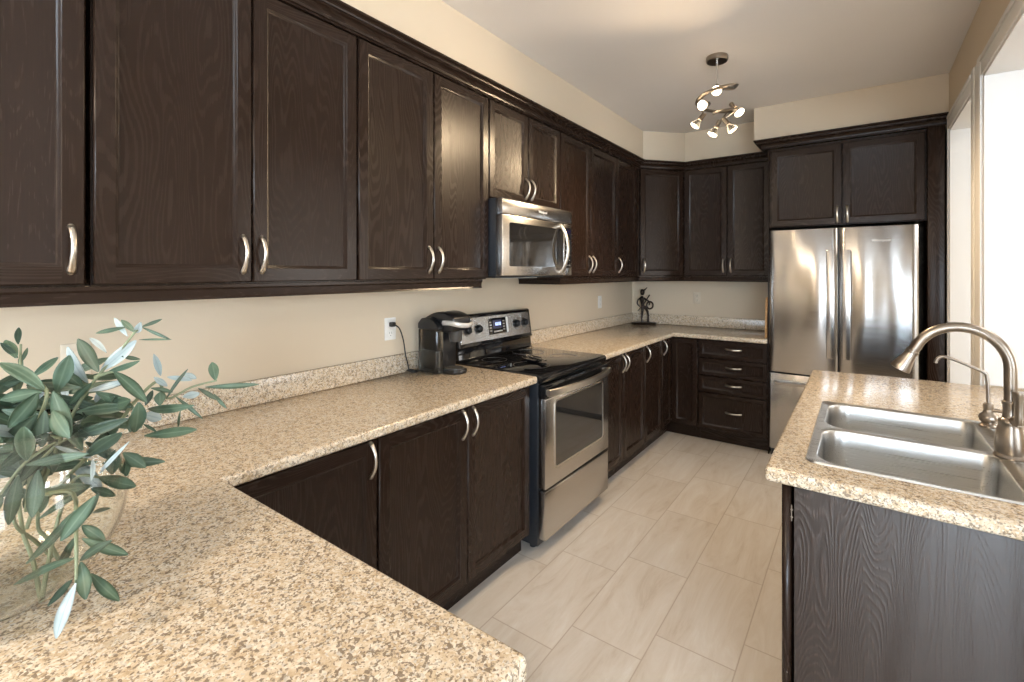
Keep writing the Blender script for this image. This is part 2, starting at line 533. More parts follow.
def text(name, s, size, mat, parent, loc, rot, depth=0.0006):
    cu = bpy.data.curves.new(name, 'FONT')
    cu.body = s; cu.size = size; cu.extrude = depth; cu.align_x = 'CENTER'; cu.align_y = 'CENTER'
    t = bpy.data.objects.new('tmp_text', cu)
    COL.objects.link(t)
    dg = bpy.context.evaluated_depsgraph_get()
    me = bpy.data.meshes.new_from_object(t.evaluated_get(dg))
    bpy.data.objects.remove(t)
    me.materials.clear(); me.materials.append(mat)
    o = bpy.data.objects.new(name, me)
    COL.objects.link(o)
    o.parent = parent; o.location = loc; o.rotation_euler = rot
    return o

# ================================================================== THE ROOM
L = 4.892          # back wall
H = 2.77           # ceiling
XR = 2.455         # kitchen face of the right wall
bm = B(); box(bm, -0.12, 5.52, -3.32, 5.01, -0.1, 0.0)
struct('floor', bm, M['floor'])
bm = B(); box(bm, -0.12, 5.52, -3.32, 5.01, H, H + 0.1)
struct('ceiling', bm, M['ceiling'])
bm = B(); box(bm, -0.12, 0.0, -3.32, 5.01, 0, H)
struct('wall_left', bm, M['wall'])
bm = B(); box(bm, 0.0, 5.4, L, L + 0.12, 0, H)
struct('wall_back', bm, M['wall'])
# right wall: two openings, the near one over the sink counter
bm = B()
TK = 0.20
box(bm, XR, XR + TK, 4.21, L, 0, H)
box(bm, XR, XR + TK, 3.14, 3.40, 0, H)
box(bm, XR, XR + TK, 1.10, 1.30, 0, H)
box(bm, XR, XR + TK, 3.40, 4.21, 2.385, H)
box(bm, XR, XR + TK, 1.30, 3.14, 2.385, H)
box(bm, XR, XR + TK, 1.30, 3.14, 0, 0.872)
struct('wall_right', bm, M['wall'])
# white linings and casings of the two openings
bm = B()
t = 0.012; z1 = 2.385
for (y0, y1, zb) in ((3.40, 4.21, 0.0), (1.30, 3.14, 0.918)):
    box(bm, XR - 0.004, XR + TK + 0.004, y0, y0 + t, zb, z1)
    box(bm, XR - 0.004, XR + TK + 0.004, y1 - t, y1, zb, z1)
    box(bm, XR - 0.004, XR + TK + 0.004, y0 + t, y1 - t, z1 - t, z1)
struct('trim_1', bm, M['white_paint'])
bm = B()
for w0, w1, th in ((0.0, 0.085, 0.013), (0.066, 0.085, 0.020)):
    box(bm, XR - th, XR, 3.40 - 0.012, 4.21, z1 + w0, z1 + w1, bev=0.003)     # head of the far opening
    box(bm, XR - th, XR, 1.30, 3.14 + 0.012, z1 + w0, z1 + w1, bev=0.003)     # head of the near opening
for y0, y1, zb, th in ((3.145, 3.225, 0.0, 0.016), (3.325, 3.395, 0.0, 0.014), (3.225, 3.325, 0.0, 0.009), (4.215, 4.245, 0.0, 0.014)):
    box(bm, XR - th, XR, y0, y1, zb, z1 + (0.10 if y0 < 4 else 0.085), bev=0.002)
struct('trim_2', bm, M['white_paint'])
# bulkhead above the wall cabinets
bm = B()
prism(bm, [(0.0, -3.2), (0.335, -3.2), (0.335, 4.33), (0.63, 4.63), (1.285, 4.63), (1.285, L), (0.0, L)], 2.4645, H)
struct('wall_bulkhead', bm, M['wall'])
bm = B()
box(bm, 1.285, XR, 4.262, L, 2.50, H)
struct('wall_bulkhead_over_refrigerator', bm, M['wall'])
# rear and side walls of the breakfast room behind the camera
bm = B()
box(bm, 0.0, 1.55, -3.32, -3.2, 0, H); box(bm, 2.55, 3.2, -3.32, -3.2, 0, H); box(bm, 5.1, 5.4, -3.32, -3.2, 0, H)
box(bm, 1.55, 2.55, -3.32, -3.2, 2.25, H); box(bm, 3.2, 5.1, -3.32, -3.2, 2.2, H); box(bm, 3.2, 5.1, -3.32, -3.2, 0, 0.7)
struct('wall_rear', bm, M['wall'])
bm = B()
box(bm, 5.4, 5.52, -3.32, -1.95, 0, H); box(bm, 5.4, 5.52, 0.15, 3.25, 0, H); box(bm, 5.4, 5.52, 4.65, 5.01, 0, H)
box(bm, 5.4, 5.52, 3.25, 4.65, 0, 0.7); box(bm, 5.4, 5.52, 3.25, 4.65, 2.2, H)
box(bm, 5.4, 5.52, -1.95, 0.15, 0, 0.7); box(bm, 5.4, 5.52, -1.95, 0.15, 2.3, H)
struct('wall_side', bm, M['wall'])
bm = B()
for x0, x1, z0, z1_ in ((1.55, 1.70, 0, 2.25), (1.96, 2.14, 0, 2.25), (2.40, 2.55, 0, 2.25), (1.70, 1.96, 2.12, 2.25), (2.14, 2.40, 2.12, 2.25), (1.70, 1.96, 0, 0.12), (2.14, 2.40, 0, 0.12)):
    box(bm, x0, x1, -3.29, -3.23, z0, z1_, bev=0.004)
d = struct('door_1', bm, M['white_paint'])
for x0, x1 in ((1.70, 1.96), (2.14, 2.40)):
    bm = B(); box(bm, x0, x1, -3.262, -3.256, 0.12, 2.12); obj('pane', bm, M['pane'], d)
bm = B()
for x0, x1, z0, z1_ in ((3.2, 3.27, 0.7, 2.2), (5.03, 5.1, 0.7, 2.2), (4.11, 4.19, 0.7, 2.2), (3.27, 5.03, 2.13, 2.2), (3.27, 5.03, 0.7, 0.77)):
    box(bm, x0, x1, -3.29, -3.23, z0, z1_, bev=0.004)
d = struct('window_2', bm, M['white_paint'])
for x0, x1 in ((3.27, 4.11), (4.19, 5.03)):
    bm = B(); box(bm, x0, x1, -3.262, -3.256, 0.77, 2.13); obj('pane', bm, M['pane'], d)
bm = B()
for y0, y1, z0, z1_ in ((-1.95, -1.88, 0.7, 2.3), (0.08, 0.15, 0.7, 2.3), (-0.94, -0.86, 0.7, 2.3), (-1.88, 0.08, 2.23, 2.3), (-1.88, 0.08, 0.7, 0.77)):
    box(bm, 5.43, 5.49, y0, y1, z0, z1_, bev=0.004)
d = struct('window_1', bm, M['white_paint'])
bm = B(); box(bm, 5.457, 5.463, -1.88, -0.94, 0.77, 2.23); box(bm, 5.457, 5.463, -0.86, 0.08, 0.77, 2.23)
obj('pane', bm, M['pane'], d)

bm = B()
for y0, y1, z0, z1_ in ((3.25, 3.32, 0.7, 2.2), (4.58, 4.65, 0.7, 2.2), (3.32, 4.58, 2.13, 2.2), (3.32, 4.58, 0.7, 0.77)):
    box(bm, 5.43, 5.49, y0, y1, z0, z1_, bev=0.004)
d = struct('added_hall_window', bm, M['white_paint'])  # unseen window, added to go with the hall fill lamp
bm = B(); box(bm, 5.457, 5.463, 3.32, 4.58, 0.77, 2.13); obj('pane', bm, M['pane'], d)

# ================================================================== CABINETS
OAK = [M['oak_v'], M['oak_h'], M['oak_d'], M['black_void']]

def front_bm(w, h, fw=0.045):
    """framed cabinet front: back at y=0, face at y=-0.021, x 0..w, z 0..h"""
    bm = B()
    def rect(i, y):
        return [bm.verts.new((i, y, i)), bm.verts.new((w - i, y, i)), bm.verts.new((w - i, y, h - i)), bm.verts.new((i, y, h - i))]
    def join(a, b):
        for k in range(4):
            j = (k + 1) % 4
            f = bm.faces.new((a[k], a[j], b[j], b[k])); f.material_index = 1 if k in (0, 2) else 0
    r0 = rect(0, 0.0); r1 = rect(0, -0.0175); r2 = rect(0.0035, -0.021)
    f = bm.faces.new(r0[::-1]); f.material_index = 0
    join(r0, r1); join(r1, r2)
    y = -0.021; e = 0.0035
    def quad(x0, x1, z0, z1, m):
        f = bm.faces.new([bm.verts.new(p) for p in ((x0, y, z0), (x1, y, z0), (x1, y, z1), (x0, y, z1))]); f.material_index = m
    quad(e, fw, e, h - e, 0); quad(w - fw, w - e, e, h - e, 0)
    quad(fw, w - fw, e, fw, 1); quad(fw, w - fw, h - fw, h - e, 1)
    a = rect(fw, -0.021)
    for i, yy in ((fw + 0.0015, -0.0190), (fw + 0.005, -0.0186), (fw + 0.009, -0.0100), (fw + 0.0115, -0.0095)):
        b = rect(i, yy); join(a, b); a = b
    f = bm.faces.new(a); f.material_index = 0
    return bm

def handle_mesh():
    bm = B()
    n = 16; Lh = 0.118
    pts = []; rr = []
    for i in range(n + 1):
        s = i / n
        z = (0.5 - s) * Lh
        out = -0.003 - 0.028 * math.sin(PI * min(1, s * 1.02) ** 0.92) ** 0.85
        pts.append((0, out, z))
        rr.append(0.0050 + 0.0022 * abs(2 * s - 1) ** 2.5 + 0.0016 * s)
    tube(bm, pts, rr, seg=10, flat=(1.15, 0.8))
    for z in (Lh / 2, -Lh / 2):
        lathe(bm, [(0.0075, 0.0), (0.0070, 0.004), (0.005, 0.007), (0, 0.007)], (0, 0, z), 10, d=(0, -1, 0))
    for f in bm.faces: f.smooth = True
    me = bpy.data.meshes.new('handle'); bm.to_mesh(me); bm.free()
    me.materials.append(M['nickel'])
    return me
HANDLE = handle_mesh()
def handle(parent, x, y, z, horizontal=False):
    o = bpy.data.objects.new('handle', HANDLE)
    COL.objects.link(o); o.parent = parent
    o.location = (x, y, z)
    if horizontal: o.rotation_euler = (0, PI / 2, 0)
    o['label'] = 'bowed satin nickel pull handle'
    return o

def front(root, kind, x0, x1, z0, z1, depth, hpos=None, hz=None, horizontal=False, fw=0.045, y_off=0.0):
    g = 0.0016
    w, h = x1 - x0 - 2 * g, z1 - z0 - 2 * g
    d = obj(kind, front_bm(w, h, fw), OAK, root, (x0 + g, -depth - 0.001 + y_off, z0 + g), angle=0.35)
    if hpos is not None:
        handle(d, hpos * w if horizontal else hpos - x0 - g, -0.0205, hz - z0 - g, horizontal)
    return d

def carcass(bm, w, z0, z1, depth, toe=False):
    e = 0.0006
    box(bm, e, w - e, -depth, -0.003, z0, z1, mat=0, bev=0.001, seg=1)

def upper(label, y0, y1, z0, z1, doors, depth=0.333, loc=None, rz=PI / 2, group='dark oak wall cabinets'):
    w = y1 - y0
    r = thing('wall_cabinet', label, 'cabinet', loc or (0, y0, 0), rz, group)
    bm = B(); carcass(bm, w, z0, z1, depth); obj('body', bm, OAK, r)
    for (a, b, hx) in doors:
        front(r, 'door', a, b, z0 + 0.004, z1 - 0.004, depth, hx, z0 + 0.092 + 0.004)
    return r

UZ0, UZ1 = 1.410, 2.396
upper('single door dark oak wall cabinet at the left edge of the picture', -0.12, 0.350, UZ0, UZ1, [(0.004, 0.466, 0.436)])
upper('two door dark oak wall cabinet above the leafy branches, second from the left', 0.358, 1.176, UZ0, UZ1, [(0.002, 0.408, 0.378), (0.410, 0.816, 0.438)])
upper('two door dark oak wall cabinet left of the microwave, above the plugged in outlet', 1.178, 2.012, UZ0, UZ1, [(0.002, 0.420, 0.388), (0.422, 0.832, 0.452)])
upper('short two door dark oak wall cabinet directly above the microwave', 2.0135, 2.772, 1.852, UZ1, [(0.002, 0.379, 0.350), (0.381, 0.756, 0.410)])
upper('two door dark oak wall cabinet just right of the microwave', 2.7735, 3.692, UZ0, UZ1, [(0.002, 0.448, 0.418), (0.450, 0.916, 0.480)])
upper('narrow single door dark oak wall cabinet next to the diagonal corner one', 3.6935, 4.170, UZ0, UZ1, [(0.002, 0.436, 0.034)])
# diagonal corner cabinet
r = thing('corner_wall_cabinet', 'diagonal dark oak corner wall cabinet above the dark metal figurine', 'cabinet', (0.335, 4.2, 0), 0, 'dark oak wall cabinets')
bm = B()
prism(bm, [(-0.333, -0.028), (0.0, -0.028), (0.0, 0.0), (0.305, 0.357), (0.305, 0.689), (-0.333, 0.689)], UZ0, UZ1)
obj('body', bm, OAK, r)
dl = math.hypot(0.305, 0.357); an = math.atan2(0.357, 0.305)
dd = obj('door', front_bm(dl - 0.03, UZ1 - UZ0 - 0.012), OAK, r, (0.015 * math.cos(an) + 0.001 * math.sin(an), 0.015 * math.sin(an) - 0.001 * math.cos(an), UZ0 + 0.006), (0, 0, an), angle=0.35)
handle(dd, 0.032, -0.0205, 0.092)
upper('two door dark oak wall cabinet on the back wall left of the refrigerator', 0.6415, 1.370, UZ0, UZ1, [(0.008, 0.382, 0.352), (0.384, 0.722, 0.414)], loc=(0.6415, L, 0), rz=0)
# cabinet above the refrigerator
r = thing('over_refrigerator_cabinet', 'deep two door dark oak cabinet over the steel refrigerator with tall side panels framing it', 'cabinet', (1.392, L, 0), 0, 'dark oak wall cabinets')
bm = B(); carcass(bm, 0.952, 1.800, 2.425, 0.605); obj('body', bm, OAK, r)
front(r, 'door', 0.012, 0.476, 1.803, 2.402, 0.605, 0.448, 1.875)
front(r, 'door', 0.480, 0.944, 1.803, 2.402, 0.605, 0.510, 1.875)
bm = B(); box(bm, 1.3840 - 1.392, 1.3915 - 1.392, -0.622, -0.003, 0, 2.425, bev=0.001); obj('side_panel', bm, OAK, r)
bm = B(); box(bm, 2.3455 - 1.392, 2.432 - 1.392, -0.646, -0.003, 0, 2.425, bev=0.0015); obj('side_panel', bm, OAK, r)

# crown mouldings and light rails
CROWN = [(0.0, 2.3965), (0.022, 2.3965), (0.022, 2.403), (0.030, 2.404), (0.032, 2.412), (0.029, 2.415), (0.034, 2.424), (0.044, 2.431), (0.054, 2.434), (0.054, 2.440), (0.060, 2.440), (0.062, 2.446), (0.070, 2.452), (0.078, 2.454), (0.078, 2.464), (0.0, 2.464)]
bm = B()
sweep(bm, [(0.335, -0.12), (0.335, 4.2), (0.64, 4.557), (1.371, 4.557)], CROWN, mat=0)
for f in bm.faces: f.material_index = 2
tag(obj('crown_molding', bm, OAK, angle=0.5), 'long dark crown molding along the tops of the left and back wall cabinets', 'molding', 'crown moldings')
bm = B()
sweep(bm, [(1.3705, 4.47), (1.3705, 4.268), (2.445, 4.268)], [(o, z + 0.03) for o, z in CROWN])
for f in bm.faces: f.material_index = 1
tag(obj('crown_molding', bm, OAK, angle=0.5), 'short dark crown molding above the cabinet over the refrigerator', 'molding', 'crown moldings')
RAIL = [(-0.020, 1.4095), (0.014, 1.4095), (0.014, 1.400), (0.008, 1.394), (0.006, 1.372), (0.010, 1.364), (-0.020, 1.364)]
bm = B()
sweep(bm, [(0.337, -0.12), (0.337, 1.962)], RAIL)
for f in bm.faces: f.material_index = 2
tag(obj('light_rail', bm, OAK, angle=0.4), 'dark light rail under the wall cabinets left of the microwave', 'rail', 'light rails')
bm = B()
sweep(bm, [(0.002, 2.794), (0.337, 2.794), (0.337, 4.199), (0.641, 4.555), (1.370, 4.555)], RAIL)
for f in bm.faces: f.material_index = 2
tag(obj('light_rail', bm, OAK, angle=0.4), 'dark light rail under the wall cabinets from the microwave round to the refrigerator', 'rail', 'light rails')

# ---- base cabinets
BZ0, BZ1 = 0.10, 0.8755
def base(label, y0, y1, loc=None, rz=PI / 2, depth=0.600, name='base_cabinet'):
    w = y1 - y0
    r = thing(name, label, 'cabinet', loc or (0, y0, 0), rz, 'dark oak base cabinets')
    bm = B(); carcass(bm, w, BZ0, BZ1, depth); obj('body', bm, OAK, r)
    bm = B(); box(bm, 0.0006, w - 0.0006, -depth + 0.045, -0.01, 0.0, BZ0, mat=1); obj('toe_kick', bm, OAK, r)
    return r
HB = 0.801
r = base('dark oak base cabinet in the corner beside the peninsula, half hidden by the counter', 0.30, 1.066)
front(r, 'door', 0.262, 0.764, 0.112, 0.868, 0.600, 0.734, HB)
r = base('two door dark oak base cabinet left of the range', 1.068, 2.030)
front(r, 'door', 0.002, 0.468, 0.112, 0.868, 0.600, 0.436, HB)
front(r, 'door', 0.470, 0.944, 0.112, 0.868, 0.600, 0.502, HB)
r = base('two door dark oak base cabinet right of the range', 2.822, 3.618)
front(r, 'door', 0.004, 0.384, 0.112, 0.868, 0.600, 0.356, HB)
front(r, 'door', 0.386, 0.794, 0.112, 0.868, 0.600, 0.416, HB)
r = base('narrow single door dark oak base cabinet below the dark figurine end of the counter', 3.6195, 4.016)
front(r, 'door', 0.003, 0.394, 0.112, 0.868, 0.600, 0.034, HB)
# corner base with a two leaf door
r = thing('corner_base_cabinet', 'dark oak corner base cabinet with folding two leaf door in the inside corner', 'cabinet', (0, 4.0175, 0), PI / 2, 'dark oak base cabinets')
bm = B()
prism(bm, [(0.0006, -0.003), (0.0006, -0.600), (0.2735, -0.600), (0.2735, -0.8465), (0.8715, -0.8465), (0.8715, -0.003)], BZ0, BZ1)
obj('body', bm, OAK, r)
bm = B()
prism(bm, [(0.0006, -0.01), (0.0006, -0.555), (0.3185, -0.555), (0.3185, -0.8465), (0.8715, -0.8465), (0.8715, -0.01)], 0.0, BZ0, mat=1)
obj('toe_kick', bm, OAK, r)
front(r, 'door', 0.003, 0.252, 0.112, 0.868, 0.600, 0.036, HB, fw=0.040)
dd = obj('door', front_bm(0.218, 0.752, 0.040), OAK, r, (0.2735 - 0.001, -0.6225, 0.114), (0, 0, -PI / 2), angle=0.35)
# drawers
r = base('dark oak base cabinet with a stack of four drawers left of the refrigerator', 0.848, 1.3825, loc=(0.848, L, 0), rz=0, name='drawer_cabinet')
for (z0, z1_) in ((0.717, 0.868), (0.566, 0.714), (0.422, 0.563), (0.112, 0.419)):
    front(r, 'drawer', 0.003, 0.532, z0, z1_, 0.600, 0.525, (z0 + z1_) / 2 + 0.01, True, fw=0.030)
# peninsula base
r = thing('peninsula_cabinet', 'dark oak peninsula cabinet under the foreground counter, hidden below its overhang', 'cabinet', (0.6225, 0.0, 0), 0, 'dark oak base cabinets')
bm = B(); box(bm, 0, 0.93, -0.10, 0.29, BZ0, BZ1, mat=0); obj('body', bm, OAK, r)
bm = B(); box(bm, 0.01, 0.88, -0.06, 0.25, 0, BZ0, mat=1); obj('toe_kick', bm, OAK, r)
# sink base: doors face the aisle, the plain end panel faces the camera
r = thing('sink_cabinet', 'dark oak sink cabinet with a plain grained end panel under the sink counter', 'cabinet', (XR - 0.003, 3.07, 0), -PI / 2, 'dark oak base cabinets')
SD = XR - 0.003 - 1.831
bm = B(); box(bm, 0, 1.556, -SD, -0.003, BZ0, BZ0 + 0.02, mat=1); box(bm, 0, 1.556, -SD, -0.003 - SD + 0.02, BZ0, BZ1); box(bm, 0, 0.02, -SD, -0.003, BZ0, BZ1)
box(bm, 0, 1.556, -0.023, -0.003, BZ0, BZ1); box(bm, 1.536, 1.556, -SD, -0.003, BZ0, BZ1)
obj('body', bm, OAK, r)
bm = B(); box(bm, 0.01, 1.552, -SD + 0.045, -0.01, 0, BZ0, mat=1); obj('toe_kick', bm, OAK, r)
bm = B(); box(bm, 1.5572, 1.578, -SD + 0.005, -0.003, 0.0, BZ1, mat=0, bev=0.0015); obj('end_panel', bm, M['oak_panel'], r)
front(r, 'door', 0.004, 0.50, 0.112, 0.868, SD + 0.003, 0.47, HB)
front(r, 'door', 0.502, 1.03, 0.112, 0.868, SD + 0.003, 0.535, HB)
dd = front(r, 'door', 1.032, 1.574, 0.112, 0.868, SD + 0.003, 1.064, HB)
for zz in (0.16, 0.655):
    bm = B(); box(bm, 0.5365, 0.5378, 0.001, 0.004, zz, zz + 0.045, bev=0.0008, seg=1)
    lathe(bm, [(0.003, 0), (0.003, 0.0012), (0, 0.0012)], (0.5375, 0.003, zz + 0.032), 10, d=(1, 0, 0))
    lathe(bm, [(0.003, 0), (0.003, 0.0012), (0, 0.0012)], (0.5375, 0.003, zz + 0.012), 10, d=(1, 0, 0))
    obj('hinge', bm, M['nickel_dark'], dd)

# ================================================================== COUNTERTOPS
CT0, CT1 = 0.876, 0.914
def counter(label, poly, name='countertop'):
    bm = B(); prism(bm, poly, CT0, CT1, bev=0.011, seg=4)
    return tag(obj(name, bm, M['granite'], angle=0.7), label, 'countertop', 'speckled countertops')
c = counter('speckled beige countertop of the foreground peninsula and the run left of the range', [(0.003, -0.2), (1.608, -0.2), (1.608, 0.553), (0.642, 0.553), (0.646, 2.050), (0.003, 2.050)])
bm = B(); box(bm, 0.003, 0.022, -0.2, 2.050, CT1 + 0.0003, 1.014, bev=0.004); obj('backsplash', bm, M['granite'], c)
c = counter('speckled beige countertop in the far corner, right of the range', [(0.003, 2.815), (0.646, 2.815), (0.646, 4.246), (1.383, 4.246), (1.383, L - 0.003), (0.003, L - 0.003)])
bm = B(); prism(bm, [(0.003, 2.815), (0.022, 2.815), (0.022, L - 0.022), (1.383, L - 0.022), (1.383, L - 0.003), (0.003, L - 0.003)], CT1 + 0.0003, 1.014, bev=0.004); obj('backsplash', bm, M['granite'], c)

# sink counter with its cut-out
SX0, SX1, SY0, SY1 = 1.853, 2.405, 1.570, 2.345
bm = B()
def ring_pts(x0, x1, y0, y1, r, n=6, rr=None):
    out = []
    q = rr or r
    for cx, cy, a0, r in ((x1 - q, y1 - q, 0, q), (x0 + r, y1 - r, PI / 2, r), (x0 + r, y0 + r, PI, r), (x1 - q, y0 + q, 1.5 * PI, q)):
        for k in range(n + 1):
            a = a0 + PI / 2 * k / n
            out.append((cx + r * math.cos(a), cy + r * math.sin(a)))
    return out
outer = [(1.768, 1.462), (2.74, 1.440), (2.74, 3.118), (2.20, 3.118), (1.768, 3.092)]
hole = [(SX0 + 0.012, SY0 + 0.012), (SX1 - 0.012, SY0 + 0.012), (SX1 - 0.012, SY1 - 0.012), (SX0 + 0.012, SY1 - 0.012)]
# slab built as four L-free strips so the hole stays open
vo = [[bm.verts.new((x, y, z)) for x, y in outer] for z in (CT0, CT1)]
vh = [[bm.verts.new((x, y, z)) for x, y in hole] for z in (CT0, CT1)]
for s, z in ((0, CT0), (1, CT1)):
    o_, h_ = vo[s], vh[s]
    fl = [(o_[0], o_[1], h_[1], h_[0]), (o_[1], o_[2], h_[2], h_[1]), (o_[2], o_[3], o_[4], h_[3], h_[2]), (o_[4], o_[0], h_[0], h_[3])]
    for f in fl: bm.faces.new(f)
for i in range(5):
    j = (i + 1) % 5; bm.faces.new((vo[0][i], vo[0][j], vo[1][j], vo[1][i]))
for i in range(4):
    j = (i + 1) % 4; bm.faces.new((vh[0][j], vh[0][i], vh[1][i], vh[1][j]))
bmesh.ops.recalc_face_normals(bm, faces=bm.faces[:])
es = []
for e in bm.edges:
    if e.calc_face_angle(0) > 0.6:
        vs_ = e.verts
        if all(v in vo[0] or v in vo[1] for v in vs_): es.append(e)
bmesh.ops.bevel(bm, geom=es, offset=0.011, segments=4, profile=0.5, affect='EDGES')
tag(obj('countertop', bm, M['granite'], angle=0.7), 'speckled beige countertop holding the double sink on the right', 'countertop', 'speckled countertops')

# ================================================================== SINK
r = thing('kitchen_sink', 'stainless steel double bowl sink set in the right hand countertop', 'sink', ((SX0 + SX1) / 2, (SY0 + SY1) / 2, CT1))
ox, oy = (SX0 + SX1) / 2, (SY0 + SY1) / 2
bm = B()
def loop(pts, z): return [bm.verts.new((x - ox, y - oy, z)) for x, y in pts]
N = 8
A0 = loop(ring_pts(SX0, SX1, SY0, SY1, 0.035, N), 0.0006)
A1 = loop(ring_pts(SX0 + 0.003, SX1 - 0.003, SY0 + 0.003, SY1 - 0.003, 0.032, N), 0.0055)
A2 = loop(ring_pts(SX0 + 0.008, SX1 - 0.008, SY0 + 0.008, SY1 - 0.008, 0.029, N), 0.0030)
def bridge(a, b):
    n = len(a)
    for i in range(n):
        j = (i + 1) % n; bm.faces.new((a[i], a[j], b[j], b[i]))
bridge(A0, A1); bridge(A1, A2)
bowls = [(1.877, 2.302, 1.5855, 1.944, 0.075), (1.877, 2.302, 1.966, 2.327, 0.075)]
tops = []
for (x0, x1, y0, y1, rr) in bowls:
    prev = None
    for ins, z in ((0.0, 0.0030), (0.0012, 0.0018), (0.003, -0.003), (0.005, -0.05), (0.009, -0.155), (0.015, -0.176), (0.030, -0.186), (0.050, -0.188)):
        lp = loop(ring_pts(x0 + ins, x1 - ins, y0 + ins, y1 - ins, max(0.03, rr - ins * 0.5), N, 0.034), z)
        if prev: bridge(prev, lp)
        else: tops.append(lp)
        prev = lp
    bm.faces.new(prev)
edges = []
for lp in [A2] + tops:
    for i in range(len(lp)):
        e = bm.edges.get((lp[i], lp[(i + 1) % len(lp)]))
        edges.append(e)
bmesh.ops.triangle_fill(bm, use_beauty=True, use_dissolve=False, edges=edges)
bmesh.ops.recalc_face_normals(bm, faces=bm.faces[:])
up = [f for f in bm.faces if abs(f.normal.z) > 0.9 and f.calc_center_median().z > 0.002]
if up and sum(f.normal.z for f in up) < 0: bmesh.ops.reverse_faces(bm, faces=bm.faces[:])
obj('basin', bm, M['sink_steel'], r, angle=0.9)
for (x0, x1, y0, y1, rr) in bowls:
    bm = B(); lathe(bm, [(0.055, 0.0), (0.050, 0.003), (0.040, 0.001), (0.038, -0.004), (0, -0.004)], ((x0 + x1) / 2 - ox, (y0 + y1) / 2 - oy, -0.1865), 24)
    obj('drain', bm, M['chrome'], r)

# ================================================================== FAUCETS
FX, FY, FZ = 2.328, 1.945, CT1 + 0.0032
r = thing('kitchen_faucet', 'tall gooseneck pull down faucet in brushed nickel behind the sink', 'faucet', (FX, FY, FZ))
bm = B()
lathe(bm, [(0, 0), (0.036, 0), (0.037, 0.005), (0.034, 0.009), (0.031, 0.012), (0.033, 0.020), (0.0335, 0.040), (0.031, 0.065), (0.0275, 0.085), (0.0255, 0.094), (0.0265, 0.098), (0.0265, 0.104), (0.024, 0.108), (0.018, 0.113), (0.0165, 0.130), (0.0165, 0.150), (0.0185, 0.153), (0.0185, 0.160), (0.016, 0.163), (0, 0.163)], (0, 0, 0), 28)
obj('faucet_body', bm, M['nickel_dark'], r)
bm = B()
pts = [(0, 0, 0.150), (0, 0, 0.20)]
Rg = 0.108; cxg, czg = -Rg, 0.253
pts += [(0, 0, 0.235)]
for k in range(0, 19):
    a = math.radians(k * 8.6)
    pts.append((cxg + Rg * math.cos(a), 0, czg + Rg * math.sin(a) * 1.05))
ex, ez = pts[-1][0], pts[-1][2]
dx_, dz_ = pts[-1][0] - pts[-2][0], pts[-1][2] - pts[-2][2]
dn = math.hypot(dx_, dz_); dx_, dz_ = dx_ / dn, dz_ / dn
pts.append((ex + dx_ * 0.02, 0, ez + dz_ * 0.02))
tube(bm, pts, 0.0145, seg=16)
obj('spout', bm, M['nickel_dark'], r)
bm = B()
hx, hz_ = pts[-1][0], pts[-1][2]
lathe(bm, [(0.0150, -0.004), (0.0175, -0.002), (0.0175, 0.004), (0.0160, 0.006), (0.0170, 0.015), (0.0215, 0.038), (0.0265, 0.058), (0.0270, 0.066), (0.021, 0.068), (0, 0.068)], (hx, 0, hz_), 20, d=(dx_, 0, dz_))
sh = obj('spray_head', bm, M['nickel_dark'], r)
bm = B(); box(bm, hx - 0.030, hx - 0.020, -0.006, 0.006, hz_ - 0.046, hz_ - 0.016, bev=0.003); obj('spray_button', bm, M['grey_plastic'], sh)
# side lever, a flared grip standing beside the neck
bm = B()
lathe(bm, [(0.0, 0.0), (0.014, 0.0), (0.015, 0.016), (0.012, 0.026), (0, 0.028)], (0.006, -0.016, 0.108), 18, d=(0.25, -0.95, 0.15))
lathe(bm, [(0, 0), (0.009, 0.0), (0.012, 0.010), (0.0105, 0.030), (0.0115, 0.055), (0.0150, 0.082), (0.0165, 0.088), (0.0155, 0.092), (0, 0.093)], (0.011, -0.040, 0.105), 18)
obj('lever', bm, M['nickel_dark'], r)
r2 = thing('soap_sprayer', 'small brushed nickel side sprayer in its holder beside the tall faucet', 'sprayer', (2.352, 1.80, FZ))
bm = B(); lathe(bm, [(0, 0), (0.024, 0), (0.024, 0.006), (0.018, 0.012), (0.016, 0.030), (0.019, 0.034), (0.019, 0.040), (0, 0.040)], (0, 0, 0), 20); obj('base', bm, M['nickel_dark'], r2)
bm = B(); lathe(bm, [(0, 0.040), (0.012, 0.040), (0.013, 0.060), (0.017, 0.075), (0.012, 0.084), (0, 0.086)], (0, 0, 0), 18); obj('sprayer_nozzle', bm, M['nickel_dark'], r2)
# slim filtered water tap
TX, TY = 2.335, 2.285
r = thing('water_filter_tap', 'slim drinking water tap with thin bent spout left of the tall faucet', 'tap', (TX, TY, FZ))
bm = B()
lathe(bm, [(0, 0), (0.024, 0), (0.025, 0.006), (0.020, 0.010), (0.016, 0.014), (0.024, 0.022), (0.026, 0.032), (0.022, 0.042), (0.014, 0.050), (0.012, 0.060), (0.014, 0.064), (0.014, 0.078), (0.009, 0.084), (0, 0.084)], (0, 0, 0), 22)
obj('tap_body', bm, M['nickel_dark'], r)
bm = B(); tube(bm, [(0.0, 0, 0.058), (0.030, -0.006, 0.060), (0.044, -0.008, 0.062)], [0.007, 0.006, 0.009], seg=12); obj('lever', bm, M['nickel_dark'], r)
bm = B()
tube(bm, smooth_path([(0, 0, 0.080), (-0.001, 0, 0.13), (-0.004, 0, 0.172), (-0.012, 0, 0.186), (-0.065, 0, 0.212), (-0.100, 0, 0.226), (-0.120, 0, 0.228), (-0.133, 0, 0.216), (-0.136, 0, 0.204)], 5), 0.0055, seg=12)
obj('spout', bm, M['nickel_dark'], r)

